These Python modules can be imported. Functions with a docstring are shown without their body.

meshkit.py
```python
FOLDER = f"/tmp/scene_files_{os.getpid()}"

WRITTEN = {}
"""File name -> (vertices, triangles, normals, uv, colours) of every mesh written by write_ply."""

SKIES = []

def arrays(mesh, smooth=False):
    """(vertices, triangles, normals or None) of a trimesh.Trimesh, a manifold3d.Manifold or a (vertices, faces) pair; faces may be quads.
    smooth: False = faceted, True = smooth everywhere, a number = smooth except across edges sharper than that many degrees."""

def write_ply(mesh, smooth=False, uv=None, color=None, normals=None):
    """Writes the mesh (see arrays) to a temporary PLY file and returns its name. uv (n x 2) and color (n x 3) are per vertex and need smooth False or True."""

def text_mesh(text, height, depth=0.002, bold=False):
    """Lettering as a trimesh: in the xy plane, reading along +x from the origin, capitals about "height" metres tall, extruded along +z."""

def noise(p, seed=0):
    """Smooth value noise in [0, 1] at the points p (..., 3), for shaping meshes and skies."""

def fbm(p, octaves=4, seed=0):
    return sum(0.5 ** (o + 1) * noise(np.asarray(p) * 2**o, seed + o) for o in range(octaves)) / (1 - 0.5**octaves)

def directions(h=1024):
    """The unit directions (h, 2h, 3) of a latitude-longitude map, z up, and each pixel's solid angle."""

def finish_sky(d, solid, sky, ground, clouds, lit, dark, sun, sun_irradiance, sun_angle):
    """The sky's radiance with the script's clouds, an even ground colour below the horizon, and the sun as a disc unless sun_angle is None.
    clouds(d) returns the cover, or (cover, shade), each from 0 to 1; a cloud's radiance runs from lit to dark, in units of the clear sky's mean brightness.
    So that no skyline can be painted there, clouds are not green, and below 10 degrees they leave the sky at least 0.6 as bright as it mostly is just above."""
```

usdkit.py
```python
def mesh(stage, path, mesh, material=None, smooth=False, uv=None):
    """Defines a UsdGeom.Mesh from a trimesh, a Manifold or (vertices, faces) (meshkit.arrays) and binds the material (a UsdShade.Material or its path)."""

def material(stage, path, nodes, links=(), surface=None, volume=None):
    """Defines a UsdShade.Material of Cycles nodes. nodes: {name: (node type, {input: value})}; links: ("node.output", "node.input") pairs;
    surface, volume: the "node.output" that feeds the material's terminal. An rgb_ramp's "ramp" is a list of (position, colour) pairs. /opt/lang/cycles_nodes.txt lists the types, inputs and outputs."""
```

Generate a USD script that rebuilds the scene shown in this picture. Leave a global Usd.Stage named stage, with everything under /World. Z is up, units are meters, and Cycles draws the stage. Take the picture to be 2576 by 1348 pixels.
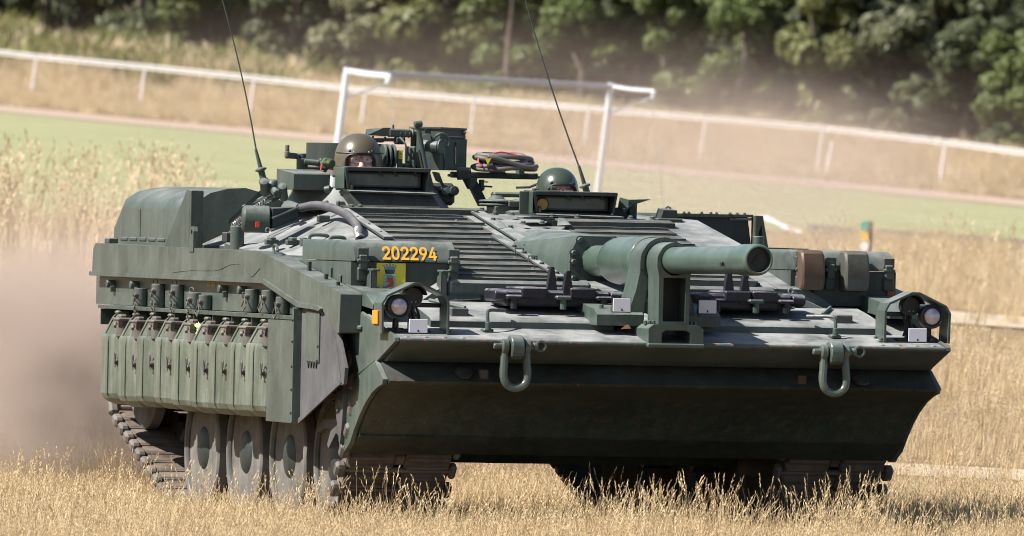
import math, random
import numpy as np
import trimesh
import usdkit
from meshkit import text_mesh, noise, fbm
from pxr import Usd, UsdGeom, UsdLux, UsdShade, Sdf, Gf, Vt
from shapely.geometry import Polygon, LineString, Point
import manifold3d as m3

rng = np.random.default_rng(7)
random.seed(7)
stage = Usd.Stage.CreateInMemory()
UsdGeom.SetStageUpAxis(stage, UsdGeom.Tokens.z)
UsdGeom.SetStageMetersPerUnit(stage, 1.0)
UsdGeom.Xform.Define(stage, '/World')
UsdGeom.Scope.Define(stage, '/World/Looks')

# ------------------------------------------------------------------ camera
F_PX, CX, CY = 29055.0, 1287.5, 674.0          # long lens
PITCH, ROLL, ZC = math.atan(599 / F_PX), math.radians(4.5), 2.74
fwd = np.array([0, math.cos(PITCH), -math.sin(PITCH)])
r0 = np.array([1.0, 0, 0]); u0 = np.cross(r0, fwd)
right = math.cos(ROLL) * r0 + math.sin(ROLL) * u0
up = np.cross(right, fwd)
cam = UsdGeom.Camera.Define(stage, '/World/camera')
m = np.eye(4); m[0, :3] = right; m[1, :3] = up; m[2, :3] = -fwd; m[3, :3] = (0, 0, ZC)
cam.AddTransformOp().Set(Gf.Matrix4d(*m.ravel().tolist()))
cam.CreateHorizontalApertureAttr(36.0); cam.CreateVerticalApertureAttr(36.0 * 536 / 1024)
cam.CreateFocalLengthAttr(F_PX / 2575 * 36.0)
cam.CreateClippingRangeAttr(Gf.Vec2f(1.0, 5000.0))
cam.CreateFStopAttr(9.0); cam.CreateFocusDistanceAttr(64.5)
cam.CreateExposureAttr(1.2)

# ------------------------------------------------------------------ tank pose
def euler(a, b, c):
    ca, sa, cb, sb, cc, sc = math.cos(a), math.sin(a), math.cos(b), math.sin(b), math.cos(c), math.sin(c)
    return np.array([[ca, -sa, 0], [sa, ca, 0], [0, 0, 1]]) @ np.array([[1, 0, 0], [0, cb, -sb], [0, sb, cb]]) @ np.array([[cc, 0, sc], [0, 1, 0], [-sc, 0, cc]])
TR = euler(*np.radians([16.438, -1.799, -2.9])); TT = np.array([.978, 63.69, -.081])
def tank_matrix(loc=(0, 0, 0), extra=None):
    R = TR if extra is None else TR @ extra
    p = TR @ np.array(loc, float) + TT
    m = np.eye(4); m[:3, :3] = R.T; m[3, :3] = p
    return Gf.Matrix4d(*m.ravel().tolist())

# ------------------------------------------------------------------ sun and sky
EL, AZ = math.radians(46), math.radians(4)
sd = TR @ np.array([-math.cos(EL) * math.cos(AZ), -math.cos(EL) * math.sin(AZ), math.sin(EL)])
sd /= np.linalg.norm(sd)
sun = UsdLux.DistantLight.Define(stage, '/World/sun')
zx = sd; xx = np.cross([0, 0, 1.0], zx); xx /= np.linalg.norm(xx); yx = np.cross(zx, xx)
m = np.eye(4); m[0, :3] = xx; m[1, :3] = yx; m[2, :3] = zx
sun.AddTransformOp().Set(Gf.Matrix4d(*m.ravel().tolist()))
sun.CreateNormalizeAttr(True); sun.CreateIntensityAttr(1.25); sun.CreateAngleAttr(0.5)
sun.CreateColorAttr(Gf.Vec3f(1.0, .955, .89))
sky = UsdLux.DomeLight.Define(stage, '/World/sky')
skym = usdkit.material(stage, '/World/Looks/sky_look', {
    's': ('sky_texture', {'sky_type': 'single_scattering', 'sun_disc': False, 'sun_elevation': math.asin(sd[2]), 'sun_rotation': math.atan2(sd[0], sd[1]), 'aerosol_density': 1.6}),
    'b': ('background_shader', {'strength': .058})}, [('s.color', 'b.color')], surface='b.background')
UsdShade.MaterialBindingAPI.Apply(sky.GetPrim()).Bind(skym)
sky.GetPrim().SetCustomDataByKey('kind', 'structure')

# ------------------------------------------------------------------ naming helpers
used = {}
def numbered(parent, name):
    key = (str(parent), name); n = used.get(key, 0); used[key] = n + 1
    return f'{parent}/{name}' if n == 0 else f'{parent}/{name}_{n:03d}'
def tag(prim, label=None, cat=None, group=None, kind=None):
    for k, v in (('label', label), ('category', cat), ('group', group), ('kind', kind)):
        if v: prim.SetCustomDataByKey(k, v)
    return prim
def thing(name, label, cat, matrix=None, group=None, kind=None):
    x = UsdGeom.Xform.Define(stage, numbered('/World', name))
    if matrix is not None: x.AddTransformOp().Set(matrix)
    return tag(x.GetPrim(), label, cat, group, kind)
def part(name, mesh, mat, parent, smooth=35, label=None, kind=None):
    if isinstance(mesh, (list,)): mesh = cat(mesh)
    p = usdkit.mesh(stage, numbered(parent.GetPath(), name), mesh, mat, smooth).GetPrim()
    return tag(p, label, kind=kind)
def struct(name, mesh, mat, label=None, kind='structure', smooth=False):
    p = usdkit.mesh(stage, numbered('/World', name), mesh, mat, smooth).GetPrim()
    return tag(p, label, kind=kind)
def copy_of(src, name, label, catg, matrix, group=None):
    x = UsdGeom.Xform.Define(stage, numbered('/World', name))
    x.GetPrim().GetReferences().AddInternalReference(src.GetPath())
    x.MakeMatrixXform().Set(matrix) if not x.GetOrderedXformOps() else x.GetOrderedXformOps()[0].Set(matrix)
    x.GetPrim().SetInstanceable(True)
    return tag(x.GetPrim(), label, catg, group)

# ------------------------------------------------------------------ mesh helpers
def cat(ms): return trimesh.util.concatenate([a for a in ms])
def hullpts(p): return trimesh.Trimesh(np.asarray(p, float), process=False).convex_hull
def box(x0, x1, y0, y1, z0, z1, c=.006):
    lo = np.minimum([x0, y0, z0], [x1, y1, z1]); hi = np.maximum([x0, y0, z0], [x1, y1, z1])
    c = min(c, .45 * float((hi - lo).min()))
    if c < 1e-4:
        return trimesh.creation.box(bounds=[lo, hi])
    pts = []
    for sx in (0, 1):
        for sy in (0, 1):
            for sz in (0, 1):
                p = np.where([sx, sy, sz], hi, lo); s = np.where([sx, sy, sz], -c, c)
                for k in range(3):
                    q = p + s; q[k] = p[k]; pts.append(q)
    return hullpts(pts)
def prism(poly, a0, a1, axis):
    P = poly if isinstance(poly, Polygon) else Polygon(poly)
    if not P.is_valid: P = P.buffer(0)
    e = trimesh.creation.extrude_polygon(P, a1 - a0, engine='earcut')
    v = e.vertices.copy(); u, w, h = v[:, 0], v[:, 1], v[:, 2] + a0
    if axis == 'x': nv = np.stack([h, u, w], 1)
    elif axis == 'y': nv = np.stack([u, h, w], 1)
    else: nv = np.stack([u, w, h], 1)
    f = e.faces
    if axis == 'y': f = f[:, ::-1]
    return trimesh.Trimesh(nv, f, process=False)
def frame(d):
    d = np.asarray(d, float); d = d / np.linalg.norm(d)
    a = np.array([0, 0, 1.0]) if abs(d[2]) < .9 else np.array([1.0, 0, 0])
    x = np.cross(a, d); x /= np.linalg.norm(x)
    return x, np.cross(d, x), d
def lathe(prof, o, d, n=24):
    """prof: (radius, distance along d from o)"""
    x, y, z = frame(d); o = np.asarray(o, float)
    an = np.linspace(0, 2 * math.pi, n, endpoint=False)
    V, Fc = [], []
    for r, h in prof:
        r = max(r, 1e-5)
        V.append(o + z * h + r * (np.cos(an)[:, None] * x + np.sin(an)[:, None] * y))
    k = len(prof)
    for i in range(k - 1):
        for j in range(n):
            a, b = i * n + j, i * n + (j + 1) % n
            Fc += [[a, b, b + n], [a, b + n, a + n]]
    V = np.vstack(V)
    V = np.vstack([V, o + z * prof[0][1], o + z * prof[-1][1]])
    for j in range(n):
        Fc += [[k * n, (j + 1) % n, j], [k * n + 1, (k - 1) * n + j, (k - 1) * n + (j + 1) % n]]
    return trimesh.Trimesh(V, np.array(Fc), process=False)
def cyl(p0, p1, r, n=16, r1=None, c=None):
    p0 = np.asarray(p0, float); p1 = np.asarray(p1, float); L = np.linalg.norm(p1 - p0); r1 = r if r1 is None else r1
    c = min(.2 * r, .004, .3 * L) if c is None else c
    return lathe([(r - c, 0), (r, c), (r1, L - c), (r1 - c, L)], p0, p1 - p0, n)
def crom(pts, k=6):
    p = np.asarray(pts, float); q = np.vstack([2 * p[0] - p[1], p, 2 * p[-1] - p[-2]]); out = []
    for i in range(1, len(q) - 2):
        for t in np.linspace(0, 1, k, endpoint=False):
            a, b, c, d = q[i - 1], q[i], q[i + 1], q[i + 2]
            out.append(.5 * (2 * b + (c - a) * t + (2 * a - 5 * b + 4 * c - d) * t * t + (3 * b - a - 3 * c + d) * t ** 3))
    return np.array(out + [q[-2]])
def tube(pts, r, n=8, closed=False):
    p = np.asarray(pts, float); k = len(p); rr = np.broadcast_to(np.asarray(r, float), (k,))
    t = np.roll(p, -1, 0) - np.roll(p, 1, 0)
    if not closed: t[0] = p[1] - p[0]; t[-1] = p[-1] - p[-2]
    t /= np.maximum(np.linalg.norm(t, axis=1, keepdims=True), 1e-12)
    x, y, _ = frame(t[0]); V = []
    an = np.linspace(0, 2 * math.pi, n, endpoint=False)
    for i in range(k):
        x = x - t[i] * (x @ t[i]); x /= np.linalg.norm(x); y = np.cross(t[i], x)
        V.append(p[i] + rr[i] * (np.cos(an)[:, None] * x + np.sin(an)[:, None] * y))
    V = np.vstack(V); Fc = []
    for i in range(k if closed else k - 1):
        i2 = (i + 1) % k
        for j in range(n):
            j2 = (j + 1) % n
            Fc += [[i * n + j, i * n + j2, i2 * n + j2], [i * n + j, i2 * n + j2, i2 * n + j]]
    if not closed:
        V = np.vstack([V, p[0], p[-1]])
        for j in range(n):
            Fc += [[k * n, (j + 1) % n, j], [k * n + 1, (k - 1) * n + j, (k - 1) * n + (j + 1) % n]]
    return trimesh.Trimesh(V, np.array(Fc), process=False)
def ball(c, r, s=(1, 1, 1), sub=2):
    b = trimesh.creation.icosphere(subdivisions=sub, radius=r); b.vertices = b.vertices * np.asarray(s) + np.asarray(c); return b
def mirror_x(me):
    v = me.vertices.copy(); v[:, 0] *= -1
    return trimesh.Trimesh(v, me.faces[:, ::-1], process=False)
def bolt(c, d, r=.012, h=.012):
    c = np.asarray(c, float); d = np.asarray(d, float) / np.linalg.norm(d)
    return cat([lathe([(r, 0), (r, h), (r * .8, h * 1.15)], c, d, 6), lathe([(r * 1.5, -.001), (r * 1.5, .003)], c, d, 10)])
def move(me, v):
    me = me.copy(); me.vertices = me.vertices + np.asarray(v, float); return me
def lerp(a, b, t): return np.asarray(a, float) * (1 - t) + np.asarray(b, float) * t

# ------------------------------------------------------------------ materials
LK = '/World/Looks/'
def paint(name, base, dust=(.30, .275, .24), amount=.75, rough=.42, side=.18, bevel=.004, scratch=.25, spec=.28, scol=None, lo=.33, hi=.68, mscale=(3, 3, 40), sth=.70, streak=.10):
    """weathered paint: even colour mottled by noise, settled dust on upward faces, a few scratches, softened edges"""
    n = {'g': ('geometry', {}), 'sep': ('separate_xyz', {}),
         'upf': ('map_range', {'from_min': .35, 'from_max': .98, 'to_min': side, 'to_max': 1.0, 'clamp': True}),
         'n1': ('noise_texture', {'scale': 5.0, 'detail': 6.0, 'roughness': .65}),
         'r1': ('map_range', {'from_min': lo, 'from_max': hi, 'to_min': 0.15, 'to_max': 1.0, 'clamp': True}),
         'mul': ('math', {'math_type': 'multiply'}), 'mul2': ('math', {'math_type': 'multiply', 'value2': amount}),
         'n2': ('noise_texture', {'scale': 1.9, 'detail': 6.0, 'roughness': .65}),
         'var': ('rgb_ramp', {'ramp': [(.3, tuple(c * .68 for c in base)), (.7, tuple(c * 1.32 for c in base))]}),
         'mp2': ('mapping', {'scale': (9, 9, .9)}), 'n4': ('noise_texture', {'scale': 1.6, 'detail': 5.0, 'roughness': .7, 'distortion': .4}),
         'r4': ('map_range', {'from_min': .46, 'from_max': .74, 'to_min': 0.0, 'to_max': streak, 'clamp': True}), 'add': ('math', {'math_type': 'add', 'use_clamp': True}),
         'mix': ('mix', {'color2': dust}),
         'mp': ('mapping', {'scale': mscale, 'rotation': (.5, .7, .2)}),
         'n3': ('noise_texture', {'scale': 6.0, 'detail': 3.0, 'distortion': 1.5}),
         'r3': ('map_range', {'from_min': sth, 'from_max': sth + .06, 'to_min': 0.0, 'to_max': scratch, 'clamp': True}),
         'mix2': ('mix', {'color2': scol or tuple(min(1, d * 1.4) for d in dust)}),
         'rr': ('map_range', {'from_min': 0, 'from_max': 1, 'to_min': rough, 'to_max': min(.95, rough + .4), 'clamp': True}),
         'bev': ('bevel', {'samples': 2, 'radius': bevel}),
         'bn': ('noise_texture', {'scale': 30.0, 'detail': 4.0}),
         'bump': ('bump', {'strength': .10, 'distance': .01}),
         'p': ('principled_bsdf', {'specular_ior_level': spec})}
    l = [('g.normal', 'sep.vector'), ('sep.z', 'upf.value'), ('g.position', 'n1.vector'), ('n1.fac', 'r1.value'), ('upf.result', 'mul.value1'), ('r1.result', 'mul.value2'),
         ('mul.value', 'mul2.value1'), ('g.position', 'n2.vector'), ('n2.fac', 'var.fac'), ('var.color', 'mix.color1'), ('g.position', 'mp2.vector'), ('mp2.vector', 'n4.vector'), ('n4.fac', 'r4.value'), ('mul2.value', 'add.value1'), ('r4.result', 'add.value2'), ('add.value', 'mix.fac'),
         ('g.position', 'mp.vector'), ('mp.vector', 'n3.vector'), ('n3.fac', 'r3.value'), ('mix.color', 'mix2.color1'), ('r3.result', 'mix2.fac'),
         ('mix2.color', 'p.base_color'), ('add.value', 'rr.value'), ('rr.result', 'p.roughness'), ('g.position', 'bn.vector'), ('bn.fac', 'bump.height'),
         ('bev.bevel', 'bump.normal'), ('bump.normal', 'p.normal')]
    return usdkit.material(stage, LK + name, n, l, surface='p.BSDF')
def plain(name, col, rough=.5, metal=0.0, var=.15, scale=12.0, spec=.5, coat=0.0):
    return usdkit.material(stage, LK + name, {
        'g': ('geometry', {}), 'n': ('noise_texture', {'scale': scale, 'detail': 4.0}),
        'r': ('rgb_ramp', {'ramp': [(.3, tuple(c * (1 - var) for c in col)), (.7, tuple(min(1, c * (1 + var)) for c in col))]}),
        'p': ('principled_bsdf', {'roughness': rough, 'metallic': metal, 'specular_ior_level': spec, 'coat_weight': coat})},
        [('g.position', 'n.vector'), ('n.fac', 'r.fac'), ('r.color', 'p.base_color')], surface='p.BSDF')
def foliage(name, cols, trans=.35, rough=.55):
    """leaf or straw: colour differs from piece to piece and from clump to clump"""
    st = [(i / (len(cols) - 1), c) for i, c in enumerate(cols)]
    return usdkit.material(stage, LK + name, {
        'g': ('geometry', {}), 'o': ('object_info', {}), 'mx': ('mix_float', {'fac': .5}),
        'r': ('rgb_ramp', {'ramp': st}), 'p': ('principled_bsdf', {'roughness': rough, 'specular_ior_level': .3}),
        't': ('translucent_bsdf', {}), 'm': ('mix_closure', {'fac': trans})},
        [('g.random_per_island', 'mx.a'), ('o.random', 'mx.b'), ('mx.result', 'r.fac'), ('r.color', 'p.base_color'), ('r.color', 't.color'),
         ('p.BSDF', 'm.closure1'), ('t.BSDF', 'm.closure2')], surface='m.closure')

GREEN = paint('green_paint', (.029, .042, .035), dust=(.255, .265, .25), amount=.75, side=.10, spec=.3)
GREEN2 = paint('green_paint_clean', (.033, .050, .041), dust=(.25, .265, .25), amount=.55, rough=.34, side=.16, spec=.4)
SIDEP = paint('side_paint', (.035, .049, .041), dust=(.265, .265, .245), amount=.45, rough=.40, side=.28, spec=.4)
GUNP = paint('gun_paint', (.041, .066, .050), dust=(.33, .34, .32), amount=.30, rough=.26, side=.10, scratch=.1, spec=.6, streak=.03)
CANP = paint('can_paint', (.050, .063, .044), dust=(.31, .31, .28), amount=.5, rough=.40, side=.26, scratch=.45, spec=.4, streak=.28)
DECK = paint('deck_paint', (.040, .052, .048), dust=(.238, .242, .238), amount=1.0, rough=.42, side=.04, lo=.28, hi=.62)
DARK = paint('dark_paint', (.018, .024, .023), amount=.40, rough=.5, side=.03, streak=.05)
BLADE = paint('blade_paint', (.021, .028, .022), dust=(.25, .25, .24), amount=.20, rough=.5, side=.03, scratch=.7, scol=(.20, .032, .018), mscale=(7, 7, 2.2), sth=.64, streak=.10)
LIP = paint('bow_lip_paint', (.038, .058, .050), dust=(.27, .28, .27), amount=.7, rough=.4, side=.2, scratch=.9, scol=(.34, .09, .06), mscale=(5, 5, 9), sth=.58)
RUBB = paint('skirt_rubber', (.048, .048, .050), dust=(.26, .255, .255), amount=.38, rough=.7, side=.35)
VIOL = paint('violet_steel', (.011, .011, .017), dust=(.27, .26, .29), amount=.9, rough=.34, side=.0, scratch=.25, spec=.3, lo=.40, hi=.62, streak=.04)
WHEEL = paint('dusty_wheel', (.026, .028, .027), dust=(.30, .285, .26), amount=.55, rough=.7, side=.26)
TYRE = paint('dusty_tyre', (.060, .057, .052), dust=(.34, .31, .275), amount=.6, rough=.85, side=.5)
TRACK = paint('track_steel', (.040, .032, .027), dust=(.27, .21, .165), amount=.7, rough=.6, side=.28)
TRACKD = paint('track_pin_steel', (.05, .045, .042), dust=(.30, .25, .21), amount=.6, rough=.5, side=.4)
HOSE = paint('hose_rubber', (.048, .047, .055), dust=(.3, .28, .27), amount=.35, rough=.45, side=.2)
SHACK = paint('shackle_paint', (.044, .060, .050), dust=(.42, .42, .38), amount=.25, rough=.28, side=.2, scratch=.9, spec=.5)
BLACK = plain('black_rubber', (.012, .012, .013), .5)
BLACKP = plain('black_lamp_paint', (.010, .011, .011), .45)
STEEL = plain('bare_steel', (.38, .37, .36), .38, .8)
WHITE = plain('white_reflector', (.60, .60, .66), .35, var=.03)
ORANGE = plain('orange_reflector', (.95, .20, .01), .3, var=.05)
YELNUM = plain('yellow_number_paint', (.72, .36, .035), .5, var=.1, scale=40)
YEL = plain('yellow_emblem_paint', (.66, .56, .05), .45, var=.05)
REDP = plain('red_emblem_paint', (.50, .03, .03), .45, var=.1)
BLUEP = plain('blue_emblem_paint', (.10, .22, .30), .5)
CYANP = plain('shield_green_paint', (.24, .46, .36), .5, var=.05)
REDSIGN = plain('red_label', (.55, .05, .04), .5)
BROWNPAD = paint('brown_pad', (.062, .040, .026), dust=(.2, .15, .1), amount=.25, rough=.45, side=.2)
GREYPAD = paint('grey_pad', (.048, .050, .043), dust=(.24, .22, .19), amount=.35, rough=.5, side=.2)
RUST = plain('rust_orange_panel', (.20, .05, .022), .6, var=.3)
HELMB = plain('helmet_brown', (.072, .060, .038), .32, var=.06, coat=.25)
HELMG = plain('helmet_green', (.034, .046, .034), .25, var=.12, coat=.35)
SKIN = usdkit.material(stage, LK + 'skin', {'g': ('geometry', {}), 'n': ('noise_texture', {'scale': 60.0, 'detail': 3.0}),
    'r': ('rgb_ramp', {'ramp': [(.3, (.62, .30, .24)), (.7, (.74, .42, .34))]}), 'p': ('principled_bsdf', {'roughness': .45, 'subsurface_weight': .15, 'subsurface_scale': .01})},
    [('g.position', 'n.vector'), ('n.fac', 'r.fac'), ('r.color', 'p.base_color')], surface='p.BSDF')
EYEW = plain('eye_white', (.6, .58, .55), .25, var=.02)
EYED = plain('eye_dark', (.03, .03, .04), .2, var=.02)
HAIRB = plain('brow_hair', (.10, .06, .04), .7)
CLOTH = plain('green_cloth', (.06, .085, .035), .85, var=.3, scale=30)
OVERALL = plain('olive_overall', (.075, .085, .055), .85, var=.2)
RAG = plain('light_green_rag', (.42, .62, .22), .85, var=.15, scale=30)
CABLE = plain('cable_rubber', (.085, .075, .07), .6, var=.2)
REDW = plain('red_wire', (.62, .06, .05), .45)
YELTAG = plain('yellow_tag', (.85, .62, .03), .5)
LEAFB = plain('dry_leaf', (.50, .26, .13), .7, var=.3, scale=60)
def pane(name, tint, dirt=.16):
    """tinted glass with a film of dust"""
    return usdkit.material(stage, LK + name, {'t': ('transparent_bsdf', {'color': tint}), 'g': ('glossy_bsdf', {'roughness': .04, 'color': (.9, .9, .95)}),
        'f': ('fresnel', {'IOR': 1.5}), 'm': ('mix_closure', {}), 'd': ('diffuse_bsdf', {'color': (.42, .42, .40)}), 'gg': ('geometry', {}), 'n': ('noise_texture', {'scale': 9.0, 'detail': 4.0}),
        'r': ('map_range', {'from_min': .3, 'from_max': .7, 'to_min': dirt * .5, 'to_max': dirt * 1.5, 'clamp': True}), 'm2': ('mix_closure', {})},
        [('f.fac', 'm.fac'), ('t.BSDF', 'm.closure1'), ('g.BSDF', 'm.closure2'), ('gg.position', 'n.vector'), ('n.fac', 'r.value'), ('r.result', 'm2.fac'), ('m.closure', 'm2.closure1'), ('d.BSDF', 'm2.closure2')], surface='m2.closure')
GLASS = pane('window_glass', (.55, .60, .58))
SPECS = pane('spectacle_glass', (.95, .95, .95), .02)
GLASSB = pane('amber_window_glass', (.60, .56, .50))
AMBER = usdkit.material(stage, LK + 'amber_filter', {'p': ('principled_bsdf', {'base_color': (.62, .36, .05), 'roughness': .25, 'transmission_weight': .3})}, surface='p.BSDF')
LENS = usdkit.material(stage, LK + 'lamp_lens', {'g': ('geometry', {}), 'w': ('wave_texture', {'scale': 60.0, 'bands_direction': 'x'}), 'b': ('bump', {'strength': .5, 'distance': .004}),
    'p': ('principled_bsdf', {'base_color': (.42, .36, .40), 'roughness': .12, 'metallic': .55, 'coat_weight': 1.0})},
    [('g.position', 'w.vector'), ('w.fac', 'b.height'), ('b.normal', 'p.normal')], surface='p.BSDF')

# ================================================================== the tank (x: its left = picture right, y: towards its rear, z: up)
tank = thing('battle_tank', 'dark green turretless tracked tank with fixed long gun, numbered 202294, on dry grass', 'tank', tank_matrix())
P = lambda name, mesh, mat, parent=None, **k: part(name, mesh, mat, tank if parent is None else parent, **k)
def gz(y): return 1.861 + .165 * (y - 3.0)       # glacis height
def bz(y): return 1.172 + .18 * y                # bow plate height
GN = np.array([0, -.165, 1]) / math.hypot(.165, 1)

# --- hull
tub = prism([(1.35, .95), (1.75, .45), (5.9, .42), (6.3, .85), (6.3, 1.3), (1.2, 1.15)], -.93, .93, 'x')
side = prism([(.9, 1.03), (.90, 1.30), (1.03, 1.392), (2.33, 1.598), (6.2, 1.618), (6.25, 1.1), (6.0, 1.03)], -1.57, 1.57, 'x')
hull = P('hull', [tub, side], GREEN)
def loft(secs):
    V, Fc = [], []
    for (y, xt, zt, xb, zb) in secs:
        V += [(-xb, y, zb), (-xt, y, zt), (xt, y, zt), (xb, y, zb), (xb, y, zb - .12), (-xb, y, zb - .12)]
    for i in range(len(secs) - 1):
        for j in range(6):
            a, b = i * 6 + j, i * 6 + (j + 1) % 6
            Fc += [[a, b, b + 6], [a, b + 6, a + 6]]
    n = len(V) - 6
    Fc += [[0, 2, 1], [0, 3, 2], [0, 4, 3], [0, 5, 4], [n, n + 1, n + 2], [n, n + 2, n + 3], [n, n + 3, n + 4], [n, n + 4, n + 5]]
    me = trimesh.Trimesh(np.array(V), np.array(Fc), process=False); me.fix_normals(); return me
TROUGH = 1.97
# upper deck either side of the gun trough, and the roof behind it
def half(xi0, xi1, s):
    """sloping deck from the trough edge out to the side shelf"""
    secs = [(.83, xi0, 1.05, 1.470, 1.2, 1.37), (1.5, xi0, 1.08, gz(1.5) - .020, 1.35, 1.48), (TROUGH, xi0, 1.10, gz(TROUGH) - .020, 1.5, 1.56)]
    V, Fc = [], []
    for (y, xi, xt, zt, xb, zb) in secs:
        V += [(s * xi, y, zt), (s * xt, y, zt), (s * xb, y, zb), (s * xb, y, 1.2), (s * xi, y, 1.2)]
    for i in range(len(secs) - 1):
        for j in range(5):
            a, b = i * 5 + j, i * 5 + (j + 1) % 5
            Fc += [[a, b, b + 5], [a, b + 5, a + 5]]
    n = len(V) - 5
    Fc += [[0, 2, 1], [0, 3, 2], [0, 4, 3], [n, n + 1, n + 2], [n, n + 2, n + 3], [n, n + 3, n + 4]]
    me = trimesh.Trimesh(np.array(V), np.array(Fc), process=False); me.fix_normals(); return me
P('glacis_plate', half(.39, 0, -1), DECK)
P('glacis_plate', half(.16, 0, 1), DECK)
P('roof_plate', loft([(TROUGH + .002, 1.10, gz(TROUGH) - .020, 1.5, 1.56), (3.0, 1.07, gz(3.0) - .016, 1.5, 1.63), (4.4, 1.0, 1.882, 1.52, 1.64), (6.2, 1.0, 1.84, 1.52, 1.63)]), DECK)
P('trough_floor', prism([(.83, 1.30), (.83, 1.385), (TROUGH, 1.58), (TROUGH, 1.3)], -.388, .158, 'x'), DECK)

# --- bow
bow = P('bow_plate', prism([(-.05, 1.140), (-.058, 1.150), (-.056, 1.162), (-.035, 1.168), (.9, bz(.9)), (.9, 1.10), (.26, 1.036), (.2, 1.036)], -1.575, 1.575, 'x'), DECK)
P('bow_lip', tube([(x, -.046, 1.157 + .0) for x in np.linspace(-1.57, 1.57, 24)], .0125, 10), LIP, bow)
for s in (-1, 1):
    pl = prism([(-.06, 1.150), (-.055, 1.168), (-.03, 1.180), (.131, 1.203), (.82, 1.326), (1.04, 1.385), (1.22, 1.36), (1.22, 1.17), (.96, .90), (.93, .885), (.32, 1.028)], s * 1.578 - (.026 if s < 0 else 0), s * 1.578 + (.026 if s > 0 else 0), 'x')
    sp = P('bow_side_plate', pl, SIDEP)
    P('weld_bead', tube([(s * 1.592, y, bz(y) + .006) for y in np.linspace(-.03, .8, 9)], .009, 6), GREEN, sp)
    P('edge_rib', tube([(s * 1.606, .33, 1.035), (s * 1.606, .94, .892)], .008, 6), GREEN2, sp)
    P('grab_bar', box(s * 1.604, s * 1.622, .60, .78, 1.20, 1.225), GREEN2, sp)
for x0, x1 in ((-1.30, -.245), (.225, 1.34)):
    sd_ = prism([(.30, 1.227), (.296, 1.262), (.312, 1.276), (.34, 1.284), (.62, 1.338), (.84, 1.372), (.84, 1.2), (.40, 1.2)], x0, x1, 'x')
    d = P('raised_deck_plate', sd_, DECK)
P('deck_bar', box(-1.06, -.225, .80, .84, 1.40, 1.488, .02), DECK)
P('deck_bar', box(.27, .86, .80, .84, 1.40, 1.478, .02), DECK)
for s in (-1, 1):                              # wedge ramps at the end of the louvre panel
    P('deck_fairing', hullpts([(s * .87, .80, 1.38), (s * 1.15, .80, 1.36), (s * .87, .84, 1.475), (s * 1.0, 1.1, 1.50), (s * 1.20, 1.1, 1.40), (s * .87, 1.1, 1.52)]), DECK)
    # folding handles standing on the bow
    hx = 1.006 * s
    hd = P('deck_handle', tube(crom([(hx - s * .13, .30, 1.325), (hx - s * .02, .21, 1.327), (hx, .19, 1.31), (hx, .18, 1.26), (hx, .18, 1.215)], 5), .010, 8), GREEN2)
    P('handle_bracket', [box(hx - .03, hx + .03, .16, .23, 1.206, 1.225), cyl((hx, .175, 1.215), (hx, .175, 1.262), .017)], GREEN2, hd)
    P('vision_block', box(s * 1.065, s * 1.165, .36, .50, 1.27, 1.335, .006), RUBB)
    P('latch_rod', tube([(s * 1.17, .78, 1.372), (s * 1.04, .52, 1.335)], .011, 6), GREEN2)
for x in np.linspace(-1.52, -1.2, 4):
    P('deck_bolt', cyl((x, .0, bz(0.) - .001), (x, .0, bz(0.) + .005), .017, 12), STEEL)
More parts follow.
